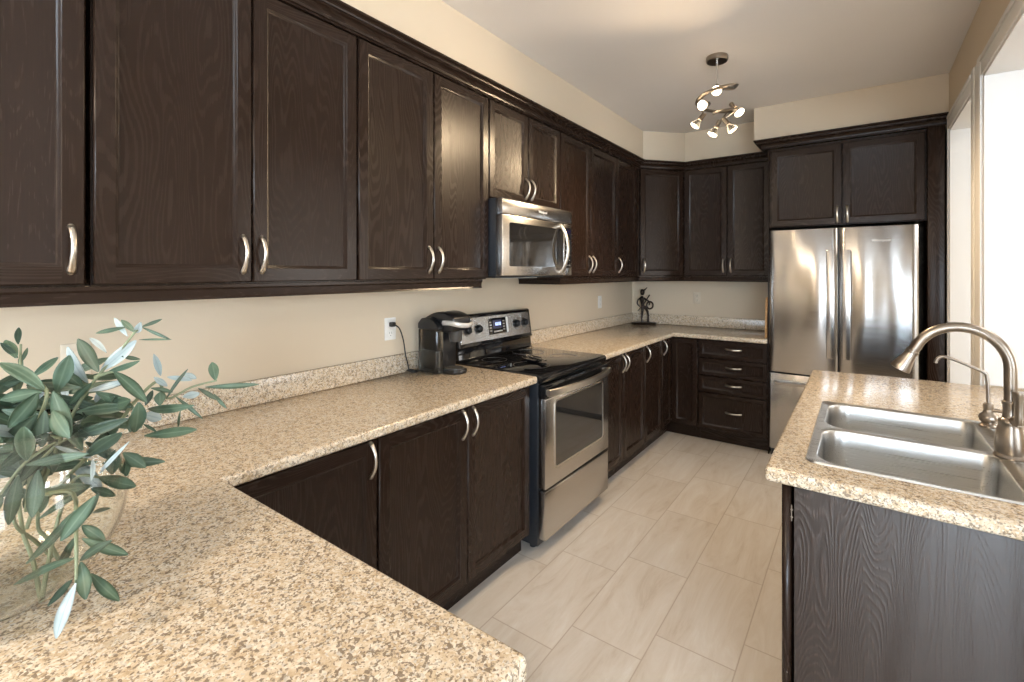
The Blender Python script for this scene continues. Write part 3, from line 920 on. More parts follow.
# ================================================================== RANGE
RW = 0.757
r = thing('range', 'freestanding stainless steel range with black glass cooktop between the base cabinets', 'range', (0, 2.054, 0), PI / 2)
bm = B(); box(bm, 0.0, RW, -0.640, -0.022, 0.035, 0.897, bev=0.003)
for x in (0.05, RW - 0.05):
    for y in (-0.58, -0.08): lathe(bm, [(0.018, 0), (0.018, 0.036), (0, 0.036)], (x, y, 0), 12)
obj('body', bm, M['black_matte'], r)
bm = B()
prism(bm, [(-0.022, 0.8975), (-0.022, 0.921), (-0.642, 0.921), (-0.662, 0.917), (-0.672, 0.905), (-0.668, 0.880), (-0.650, 0.872), (-0.642, 0.8975)], 0.0, RW, axis='x', bev=0.003, seg=2)
ct = obj('cooktop', bm, M['black_gloss'], r)
bm = B()
for (x, y, rad) in ((0.20, -0.47, 0.105), (0.56, -0.47, 0.085), (0.20, -0.20, 0.075), (0.56, -0.20, 0.105)):
    bm = B(); lathe(bm, [(rad - 0.001, 0.0), (rad - 0.001, 0.0002), (rad + 0.001, 0.0002), (rad + 0.001, 0.0)], (x, y, 0.92105), 48); obj('burner_ring', bm, M['grey_plastic'], ct)
# backguard
bm = B()
prism(bm, [(-0.022, 0.921), (-0.022, 1.188), (-0.060, 1.192), (-0.074, 1.184), (-0.098, 1.012), (-0.104, 1.002), (-0.088, 0.990), (-0.094, 0.930), (-0.110, 0.9215)], 0.0, RW, axis='x', bev=0.004, seg=2)
bgd = obj('backguard', bm, M['black_gloss'], r)
# sloped stainless face
fa = math.atan2(0.024, 0.172)
def onface(u, v, out=0.0):
    """u along the width, v up the face from its lower edge"""
    return (u, -0.098 + 0.024 * v / 0.172 - out * math.cos(fa), 1.012 + v - out * math.sin(fa) * -1)
bm = B()
box(bm, 0.018, RW - 0.018, -0.0015, 0.0015, 0.010, 0.160, bev=0.001, seg=1)
cp = obj('control_panel', bm, M['steel'], bgd, (0, -0.0985, 1.012), (-fa, 0, 0))
for u in (0.085, 0.185, 0.585, 0.680):
    bm = B()
    lathe(bm, [(0.027, 0), (0.027, 0.003), (0.022, 0.004), (0.021, 0.020), (0.018, 0.023), (0, 0.023)], (u, -0.0015, 0.088), 24, d=(0, -1, 0))
    box(bm, u - 0.004, u + 0.004, -0.031, -0.020, 0.070, 0.106, bev=0.002)
    obj('knob', bm, M['black_plastic'], cp)
for u in (0.085, 0.185, 0.585, 0.680):
    bm = B()
    tube(bm, [(u + 0.036 * math.cos(math.radians(60 + k * 30)), -0.0018, 0.088 + 0.036 * math.sin(math.radians(60 + k * 30))) for k in range(9)], 0.0028, seg=6, flat=(1, 0.35))
    obj('dial_scale', bm, M['black_plastic'], cp)
bm = B(); box(bm, 0.285, 0.465, -0.004, -0.001, 0.040, 0.142, bev=0.0015)
dp = obj('display_panel', bm, M['black_gloss'], cp)
bm = B(); box(bm, 0.325, 0.420, -0.0048, -0.0038, 0.075, 0.130); obj('display', bm, M['display'], dp)
bm = B()
for u in (0.352, 0.366, 0.384, 0.398):
    for (a, b, c, d_) in ((0, 0.008, 0, 0.0015), (0, 0.008, 0.0085, 0.010), (0, 0.008, 0.017, 0.0185), (0, 0.0015, 0, 0.0185), (0.0065, 0.008, 0, 0.0185)):
        box(bm, u + a, u + b, -0.0052, -0.0046, 0.094 + c, 0.094 + d_)
obj('clock_digits', bm, M['digits'], dp)
bm = B(); box(bm, 0.330, 0.420, -0.0046, -0.0038, 0.052, 0.061); obj('button_strip', bm, M['grey_print'], dp)
for k in range(4):
    for u in (0.292, 0.430):
        bm = B(); box(bm, u, u + 0.019, -0.0046, -0.0038, 0.060 + k * 0.018, 0.068 + k * 0.018); obj('button', bm, M['grey_print'], dp)
bm = B(); box(bm, 0.470, 0.488, -0.0035, -0.001, 0.042, 0.140, bev=0.001); obj('label_strip', bm, M['silver_print'], cp)
# oven door
bm = B()
box(bm, 0.004, RW - 0.004, -0.688, -0.6412, 0.335, 0.798, bev=0.006)
od = obj('oven_door', bm, M['steel'], r)
bm = B(); box(bm, 0.006, RW - 0.006, -0.684, -0.6412, 0.7985, 0.868, bev=0.004); obj('vent_strip', bm, M['black_gloss'], od)
def rr_ring(bm, x0, x1, z0, z1, rad, wid, y0, y1):
    pa = ring_pts(x0, x1, z0, z1, rad); pb = ring_pts(x0 + wid, x1 - wid, z0 + wid, z1 - wid, max(0.004, rad - wid))
    A = [bm.verts.new((x, y1, z)) for x, z in pa]; Bq = [bm.verts.new((x, y1, z)) for x, z in pb]
    A2 = [bm.verts.new((x, y0, z)) for x, z in pa]; B2 = [bm.verts.new((x, y0, z)) for x, z in pb]
    n = len(A)
    for i in range(n):
        j = (i + 1) % n
        for q in ((A[i], A[j], Bq[j], Bq[i]), (A[j], A[i], A2[i], A2[j]), (Bq[i], Bq[j], B2[j], B2[i]), (A2[i], B2[i], B2[j], A2[j])): bm.faces.new(q)
    bmesh.ops.recalc_face_normals(bm, faces=bm.faces[:])
bm = B(); prism(bm, ring_pts(0.096, RW - 0.096, 0.430, 0.770, 0.022), -0.6905, -0.6878, axis='y'); ow = obj('oven_window', bm, M['oven_glass'], od)
bm = B(); rr_ring(bm, 0.088, RW - 0.088, 0.422, 0.778, 0.028, 0.008, -0.688, -0.6925); obj('window_frame', bm, M['nickel'], od)
bm = B()
hp = []
for k in range(17):
    s = k / 16
    hp.append((0.012 + s * (RW - 0.024), -0.700 - 0.042 * math.sin(PI * s) ** 0.8, 0.832))
# flat bowed bar
prev = None
for k in range(17):
    x, y, z = hp[k]
    q = [bm.verts.new(p) for p in ((x, y - 0.009, z - 0.014), (x, y - 0.009, z + 0.012), (x, y - 0.004, z + 0.017), (x, y + 0.009, z + 0.015), (x, y + 0.009, z - 0.017), (x, y - 0.004, z - 0.019))]
    if prev:
        for i in range(6): bm.faces.new((prev[i], prev[(i + 1) % 6], q[(i + 1) % 6], q[i]))
    else: bm.faces.new(q)
    prev = q
bm.faces.new(prev[::-1])
for x in (0.014, RW - 0.034): box(bm, x, x + 0.02, -0.700, -0.682, 0.818, 0.846, bev=0.003)
bmesh.ops.recalc_face_normals(bm, faces=bm.faces[:])
obj('oven_handle', bm, M['nickel'], od)
bm = B(); box(bm, 0.004, RW - 0.004, -0.686, -0.6412, 0.072, 0.322, bev=0.008); obj('drawer', bm, M['steel'], r)
# spoon rest
sr = thing('spoon_rest', 'black spoon rest holding a metal utensil on the cooktop', 'spoon rest', (0.40, 2.36, 0.9215), math.radians(-32))
bm = B()
lathe(bm, [(0, 0.0), (0.040, 0.0), (0.052, 0.008), (0.056, 0.018), (0.053, 0.018), (0.048, 0.010), (0.036, 0.004), (0, 0.004)], (0, 0, 0), 24)
for v in bm.verts: v.co.x *= 1.7
box(bm, 0.075, 0.175, -0.016, 0.016, 0.004, 0.014, bev=0.004)
obj('dish', bm, M['black_gloss'], sr)
bm = B(); tube(bm, smooth_path([(-0.07, 0.0, 0.022), (-0.03, 0.002, 0.016), (0.06, 0.006, 0.024), (0.16, 0.0, 0.034), (0.20, -0.004, 0.036)], 5), [0.010, 0.016, 0.005, 0.005, 0.006], seg=10, flat=(1, 0.45))
obj('utensil', bm, M['chrome'], sr)

# ================================================================== MICROWAVE
MW = 0.752
r = thing('microwave', 'stainless steel over the range microwave with bowed handle', 'microwave', (0, 2.018, 0), PI / 2)
bm = B(); box(bm, 0.0, MW, -0.395, -0.003, 1.428, 1.8495, bev=0.003); obj('body', bm, M['black_matte'], r)
bm = B(); box(bm, 0.01, MW - 0.01, -0.384, -0.02, 1.416, 1.4278, bev=0.002); ub = obj('underside', bm, M['black_plastic'], r)
bm = B(); box(bm, 0.16, 0.46, -0.36, -0.31, 1.413, 1.4158); obj('lamp_cover', bm, M['white_plastic'], ub)
bm = B(); prism(bm, [(-0.3955, 1.762), (-0.3955, 1.8495), (-0.436, 1.8485), (-0.442, 1.838), (-0.442, 1.768), (-0.438, 1.762)], 0.0, MW, axis='x', bev=0.002, seg=2)
vt = obj('vent_panel', bm, M['steel'], r)
text('logo', 'Whirlpool', 0.022, M['silver_print'], vt, (0.40, -0.4423, 1.806), (PI / 2, 0, 0))
bm = B(); box(bm, 0.0, 0.648, -0.442, -0.3955, 1.428, 1.759, bev=0.005); md = obj('door', bm, M['steel'], r)
bm = B(); prism(bm, ring_pts(0.062, 0.560, 1.480, 1.720, 0.012), -0.4445, -0.4418, axis='y'); obj('door_window', bm, M['oven_glass'], md)
bm = B()
hp = []
for k in range(15):
    s = k / 14; hp.append((0.606, -0.450 - 0.050 * math.sin(PI * s) ** 0.85, 1.446 + s * 0.297))
tube(bm, hp, [0.013, 0.011, 0.011, 0.011, 0.013], seg=12, flat=(1.35, 0.75))
for z in (1.448, 1.741): lathe(bm, [(0.016, 0), (0.015, 0.010), (0.010, 0.014), (0, 0.014)], (0.606, -0.4415, z), 14, d=(0, -1, 0))
obj('handle', bm, M['nickel'], md)
bm = B(); box(bm, 0.651, MW, -0.442, -0.3955, 1.428, 1.759, bev=0.004); mp_ = obj('control_panel', bm, M['steel'], r)
bm = B(); box(bm, 0.657, MW - 0.012, -0.4438, -0.4415, 1.475, 1.735, bev=0.002); kp = obj('keypad', bm, M['black_gloss'], mp_)
bm = B(); box(bm, 0.668, MW - 0.022, -0.4446, -0.4436, 1.695, 1.722); obj('display', bm, M['display'], kp)
for i in range(3):
    for j in range(6):
        bm = B(); box(bm, 0.668 + i * 0.023, 0.680 + i * 0.023, -0.4444, -0.4436, 1.490 + j * 0.032, 1.496 + j * 0.032); obj('button', bm, M['grey_print'], kp)

# ================================================================== REFRIGERATOR
RX, RY = 1.396, 4.24
r = thing('refrigerator', 'stainless steel french door refrigerator with bottom freezer drawer', 'refrigerator', (RX, RY, 0))
FW_ = 0.908
bm = B(); box(bm, 0.0, FW_, 0.072, 0.630, 0.03, 1.772, bev=0.004); obj('body', bm, M['black_matte'], r)
bm = B(); box(bm, 0.01, FW_ - 0.01, 0.03, 0.60, 0.0, 0.058, bev=0.003); obj('grille', bm, M['black_plastic'], r)
def fdoor(x0, x1, z0, z1_):
    bm = B()
    n = 14; pl = [(x0, 0.070), (x0, 0.012)]
    for k in range(n + 1):
        s = k / n; pl.append((x0 + 0.008 + (x1 - x0 - 0.016) * s, 0.006 - 0.008 * math.sin(PI * s)))
    pl += [(x1, 0.012), (x1, 0.070)]
    prism(bm, pl, z0, z1_, bev=0.003, seg=2)
    return bm
d1 = obj('door', fdoor(0.001, 0.450, 0.668, 1.775), M['steel_v'], r, label='left steel refrigerator door')
d2 = obj('door', fdoor(0.457, 0.907, 0.668, 1.775), M['steel_v'], r, label='right steel refrigerator door with small logo')
d3 = obj('freezer_drawer', fdoor(0.001, 0.907, 0.062, 0.655), M['steel_v'], r)
def bar(parent, pa, pb, wdir, w=0.046, t=0.013, off=0.034):
    """flat bar handle standing off a door on two posts"""
    bm = B()
    if wdir == 'v':
        x = pa[0]; box(bm, x - w / 2, x + w / 2, -off - t, -off, pa[1], pb[1], bev=0.004)
        for z in (pa[1] + 0.02, pb[1] - 0.05): box(bm, x - 0.010, x + 0.010, -off - 0.001, -0.001, z, z + 0.03, bev=0.002)
    else:
        z = pa[1]; box(bm, pa[0], pb[0], -off - t, -off, z - w / 2, z + w / 2, bev=0.004)
        for x in (pa[0] + 0.02, pb[0] - 0.05): box(bm, x, x + 0.03, -off - 0.001, 0.002, z - 0.010, z + 0.010, bev=0.002)
    return obj('handle', bm, M['steel'], parent)
bar(d1, (0.405, 0.810), (0.405, 1.610), 'v', w=0.050, off=0.020, t=0.011)
bar(d2, (0.502, 0.810), (0.502, 1.610), 'v', w=0.050, off=0.020, t=0.011)
bar(d3, (0.040, 0.598), (0.868, 0.598), 'h', w=0.036, off=0.024, t=0.011)
text('logo', 'Whirlpool', 0.026, M['silver_print'], d2, (0.457 + 0.245, -0.0035, 1.672), (PI / 2, 0, 0))
bm = B(); box(bm, 0.452, 0.455, 0.02, 0.072, 0.668, 1.775); obj('door_gasket', bm, M['black_plastic'], r)

# ================================================================== CEILING LIGHT
LX, LY = 1.270, 3.102
r = thing('ceiling_light', 'spiral track ceiling light with six lit spot heads', 'ceiling light', (LX, LY, H))
bm = B(); lathe(bm, [(0, -0.0005), (0.062, -0.0005), (0.064, -0.006), (0.063, -0.026), (0.058, -0.032), (0, -0.032)], (0, 0, 0), 32); obj('canopy', bm, M['nickel_dark'], r)
bm = B(); tube(bm, [(0, 0, -0.030), (0, 0, -0.165)], 0.005, seg=10); obj('stem', bm, M['nickel'], r)
bm = B()
tp = []
for k in range(57):
    s = k / 56
    a = math.radians(110 - 560 * s)
    rad = 0.015 + 0.095 * min(1, s * 7)
    tp.append((rad * math.cos(a), rad * math.sin(a), -0.163 - 0.215 * s))
tube(bm, tp, 0.012, seg=10, flat=(0.4, 1.3)); obj('track', bm, M['nickel_dark'], r)
def head(p, d):
    p = Vector(p); d = Vector(d).normalized()
    # nearest track point
    q = min((Vector(t) for t in tp), key=lambda t: (t - p).length)
    bm = B()
    tube(bm, [q, q.lerp(p - d * 0.045, 0.5) + Vector((0, 0, -0.004)), p - d * 0.045], 0.004, seg=8)
    lathe(bm, [(0, -0.052), (0.013, -0.052), (0.0145, -0.048), (0.0145, -0.012), (0.018, -0.006), (0.018, 0.0), (0.014, 0.001), (0, 0.001)], p, 18, d=d)
    h = obj('spot_head', bm, M['nickel_dark'], r)
    bm = B()
    lathe(bm, [(0.012, 0.0012), (0.016, 0.010), (0.026, 0.030), (0.030, 0.040), (0.0285, 0.044)], p, 20, d=d, mat=0)
    lathe(bm, [(0.0285, 0.044), (0.020, 0.049), (0.010, 0.051), (0, 0.052)], p, 20, d=d, mat=1)
    obj('bulb', bm, [M['bulb_glass'], M['bulb_face']], h)
    ld = bpy.data.lights.new('spot_bulb_light', 'SPOT'); ld.energy = 20.0; ld.color = (1.0, 0.74, 0.46); ld.shadow_soft_size = 0.028
    ld.spot_size = math.radians(115); ld.spot_blend = 0.9
    lo = bpy.data.objects.new('spot_bulb_light', ld); COL.objects.link(lo); lo.parent = r
    lo.location = p + d * 0.062
    lo.rotation_euler = d.to_track_quat('-Z', 'Y').to_euler()
head((0.012, -0.02, -0.215), (-0.02, -0.85, -0.30))
head((-0.055, -0.06, -0.300), (-0.15, -0.85, -0.30))
head((0.105, 0.0, -0.340), (0.45, -0.25, -0.60))
head((-0.105, 0.0, -0.370), (-0.55, -0.25, -0.75))
head((-0.015, 0.03, -0.430), (-0.35, -0.25, -0.80))
head((0.055, 0.05, -0.415), (0.45, 0.10, -0.65))

# ================================================================== OUTLETS
def outlet(label, loc, rz, color='white_plastic'):
    o = thing('wall_outlet', label, 'outlet', loc, rz, 'wall outlets')
    bm = B(); box(bm, -0.036, 0.036, -0.0065, -0.0005, -0.058, 0.058, bev=0.003); pl = obj('plate', bm, M[color], o)
    for z in (0.024, -0.024):
        bm = B(); prism(bm, ring_pts(-0.017, 0.017, z - 0.019, z + 0.019, 0.010, 4), -0.0082, -0.0062, axis='y', mat=0)
        for x in (-0.007, 0.006): box(bm, x - 0.001, x + 0.001, -0.0086, -0.0080, z - 0.002, z + 0.009, mat=1)
        lathe(bm, [(0.0025, 0), (0.0025, 0.0005), (0, 0.0005)], (0, -0.0081, z - 0.010), 8, d=(0, -1, 0), mat=1)
        obj('receptacle', bm, [M[color], M['slot']], o)
    bm = B(); lathe(bm, [(0.003, 0), (0.0025, 0.001), (0, 0.001)], (0, -0.0065, 0), 8, d=(0, -1, 0)); obj('screw', bm, M['nickel'], o)
    return o
outlet('white wall outlet with a black plug in it, left of the coffee maker', (0, 1.628, 1.153), PI / 2)
outlet('white wall outlet on the left wall between the range and the figurine', (0, 4.099, 1.168), PI / 2)
outlet('beige wall outlet on the back wall above the drawers', (0.672, L, 1.192), 0, 'beige_plastic')
outlet('pale wall outlet half hidden behind the leafy branches', (0, 0.396, 1.168), PI / 2, 'beige_plastic')

# ================================================================== COFFEE MAKER
r = thing('coffee_maker', 'black single cup coffee maker with smoked water tank, left of the range', 'coffee maker', (0, 1.757, CT1 + 0.0005), PI / 2)
r.scale = (0.86, 0.93, 1.0)
# local: x = along the wall, -y = into the room
bm = B(); prism(bm, [(0.056, -0.075), (0.200, -0.075), (0.200, -0.260), (0.185, -0.300), (0.150, -0.322), (0.106, -0.322), (0.070, -0.300), (0.056, -0.260)], 0.0, 0.020, bev=0.005)
obj('base', bm, M['black_plastic'], r)
bm = B(); box(bm, 0.056, 0.200, -0.205, -0.075, 0.0203, 0.235, bev=0.008); obj('column', bm, M['black_plastic'], r)
# domed head
bm = B()
pr = [(-0.070, 0.228)]
for k in range(13):
    s = k / 12; pr.append((-0.070 - 0.245 * s, 0.262 + 0.062 * math.sin(PI * (0.08 + 0.74 * s)) ** 0.9))
pr += [(-0.318, 0.250), (-0.300, 0.222), (-0.200, 0.216)]
prism(bm, pr, 0.050, 0.204, axis='x', bev=0.010, seg=3)
hd = obj('brew_head', bm, M['black_plastic'], r)
bm = B(); lathe(bm, [(0, 0), (0.034, 0.0), (0.038, 0.012), (0.040, 0.050), (0.043, 0.075), (0, 0.075)], (0.128, -0.262, 0.166), 24); obj('pod_holder', bm, M['dark_grey'], r)
# silver lift handle
bm = B()
hp = smooth_path([(0.044, -0.235, 0.268), (0.046, -0.290, 0.270), (0.068, -0.338, 0.262), (0.128, -0.356, 0.256), (0.188, -0.338, 0.262), (0.209, -0.290, 0.270), (0.211, -0.235, 0.268)], 5)
tube(bm, hp, 0.011, seg=10, flat=(0.7, 1.2)); obj('lift_handle', bm, M['silver_plastic'], r)
bm = B(); lathe(bm, [(0, 0), (0.060, 0.0), (0.060, 0.005), (0.054, 0.007), (0.050, 0.004), (0, 0.004)], (0.128, -0.252, 0.0203), 28); obj('drip_tray', bm, M['dark_grey'], r)
for k in range(3):
    bm = B(); lathe(bm, [(0.008, 0), (0.008, 0.006), (0, 0.006)], (0.098 + k * 0.030, -0.262, 0.308), 12, d=(0, -0.35, 0.94)); obj('button', bm, M['nickel'], hd)
# water tank on the left side
bm = B(); prism(bm, [(0.0, -0.080), (0.054, -0.080), (0.054, -0.232), (0.014, -0.232), (0.0, -0.218)], 0.004, 0.232, bev=0.005)
tk = obj('water_tank', bm, M['smoke'], r, label='smoked translucent water tank')
bm = B(); prism(bm, [(0.005, -0.085), (0.049, -0.085), (0.049, -0.227), (0.017, -0.227), (0.005, -0.214)], 0.010, 0.120)
obj('water', bm, M['glass'], tk)
bm = B()
pr = [(-0.075, 0.233), (-0.240, 0.233), (-0.240, 0.246), (-0.200, 0.280), (-0.150, 0.296), (-0.105, 0.290), (-0.075, 0.262)]
prism(bm, pr, 0.0, 0.050, axis='x', bev=0.006, seg=2)
obj('tank_lid', bm, M['black_plastic'], r)
# cord and plug
bm = B()
cz = CT1 + 0.0005
pc = smooth_path([(-0.148, -0.032, 1.177 - cz), (-0.118, -0.046, 1.155 - cz), (-0.090, -0.050, 1.09 - cz), (-0.075, -0.050, 1.02 - cz), (-0.058, -0.052, 0.965 - cz), (-0.050, -0.060, 0.926 - cz), (-0.030, -0.085, 0.005), (0.000, -0.075, 0.005), (-0.020, -0.050, 0.012), (-0.060, -0.048, 0.014), (-0.045, -0.085, 0.012), (0.010, -0.088, 0.008), (0.060, -0.070, 0.010), (0.075, -0.078, 0.016)], 6)
tube(bm, pc, 0.0038, seg=8); cd = obj('power_cord', bm, M['rubber'], r)
bm = B(); box(bm, -0.166, -0.135, -0.038, -0.0095, 1.165 - cz, 1.189 - cz, bev=0.005); obj('plug', bm, M['rubber'], cd)

# ================================================================== FIGURINE
r = thing('figurine', 'dark metal figurine of a thin musician on an oval base', 'figurine', (0.180, 4.755, CT1 + 0.0005), math.radians(35))
r.scale = (1.15, 1.15, 1.30)
bm = B(); lathe(bm, [(0, 0), (0.075, 0), (0.078, 0.005), (0.072, 0.014), (0.045, 0.018), (0, 0.019)], (0, 0, 0), 32)
for v in bm.verts: v.co.x *= 1.45
obj('base', bm, M['bronze'], r)
bm = B()
tube(bm, smooth_path([(-0.012, 0.0, 0.016), (-0.016, 0.004, 0.06), (-0.012, -0.002, 0.105), (-0.012, 0.0, 0.140)], 4), [0.012, 0.008, 0.011, 0.014], seg=10)
tube(bm, smooth_path([(0.036, -0.004, 0.016), (0.040, 0.0, 0.06), (0.030, -0.008, 0.10), (0.004, 0.0, 0.140)], 4), [0.012, 0.008, 0.011, 0.014], seg=10)
tube(bm, smooth_path([(-0.004, 0, 0.130), (-0.012, 0.002, 0.165), (-0.016, 0.0, 0.200), (-0.014, 0.0, 0.222)], 4), [0.016, 0.014, 0.020, 0.009], seg=12)
tube(bm, smooth_path([(-0.028, 0, 0.205), (-0.052, -0.004, 0.190), (-0.058, -0.010, 0.160), (-0.036, -0.016, 0.138)], 5), [0.009, 0.007, 0.007, 0.005], seg=8)
tube(bm, smooth_path([(0.000, 0, 0.205), (0.030, -0.008, 0.188), (0.046, -0.016, 0.170), (0.040, -0.022, 0.150)], 5), [0.009, 0.007, 0.006, 0.005], seg=8)
obj('body', bm, M['bronze'], r)
bm = B()
lathe(bm, [(0, -0.026), (0.012, -0.022), (0.019, -0.006), (0.019, 0.008), (0.012, 0.022), (0, 0.026)], (-0.012, 0, 0.252), 16)
tube(bm, [(-0.006, 0, 0.262), (0.016, 0.0, 0.276), (0.030, 0, 0.290)], [0.008, 0.005, 0.002], seg=8)
obj('head', bm, M['bronze'], r)
bm = B()
tube(bm, [(-0.058, -0.022, 0.105), (-0.01, -0.024, 0.155), (0.046, -0.024, 0.232)], [0.004, 0.004, 0.006], seg=8)
cc_ = [(0.048 + 0.028 * math.cos(k / 16 * 2 * PI), -0.024, 0.150 + 0.028 * math.sin(k / 16 * 2 * PI)) for k in range(17)]
tube(bm, cc_, 0.007, seg=8, cap=False)
obj('instrument', bm, M['bronze'], r)

# ================================================================== CUTTING BOARD
bm = B(); box(bm, -0.0085, 0.0085, 0.0, 0.235, 0.0, 0.330, bev=0.004)
cb_ = obj('cutting_board', bm, M['board'], None, (1.3645, 4.30, CT1 + 0.0012), (0, math.radians(1.1), 0))
tag(cb_, 'wooden cutting board standing on edge against the refrigerator panel', 'cutting board')

# ================================================================== GLASS BOWL AND LEAFY BRANCHES
BX, BY = 0.85, 0.13
r = thing('glass_bowl', 'round clear glass bowl holding leafy branches on the foreground counter', 'bowl', (BX, BY, CT1 + 0.0004))
bm = B()
Rb, zc = 0.168, 0.150
po = []
a0, a1 = math.radians(-63), math.radians(50)
for k in range(25):
    a = a0 + (a1 - a0) * k / 24; po.append((Rb * math.cos(a), zc + Rb * math.sin(a)))
po = [(0, 0.0), (0.055, 0.0), (0.070, 0.001)] + po[1:]
pin = []
Ri = Rb - 0.0045
for k in range(25):
    a = a1 + (a0 - a1) * k / 24; pin.append((Ri * math.cos(a), zc + Ri * math.sin(a)))
pin = pin[:-1] + [(0.060, 0.006), (0, 0.006)]
lathe(bm, po + [(Rb * math.cos(a1) - 0.0012, zc + Rb * math.sin(a1) + 0.002)] + pin, (0, 0, 0), 64)
obj('vessel', bm, M['glass'], r, angle=1.2)

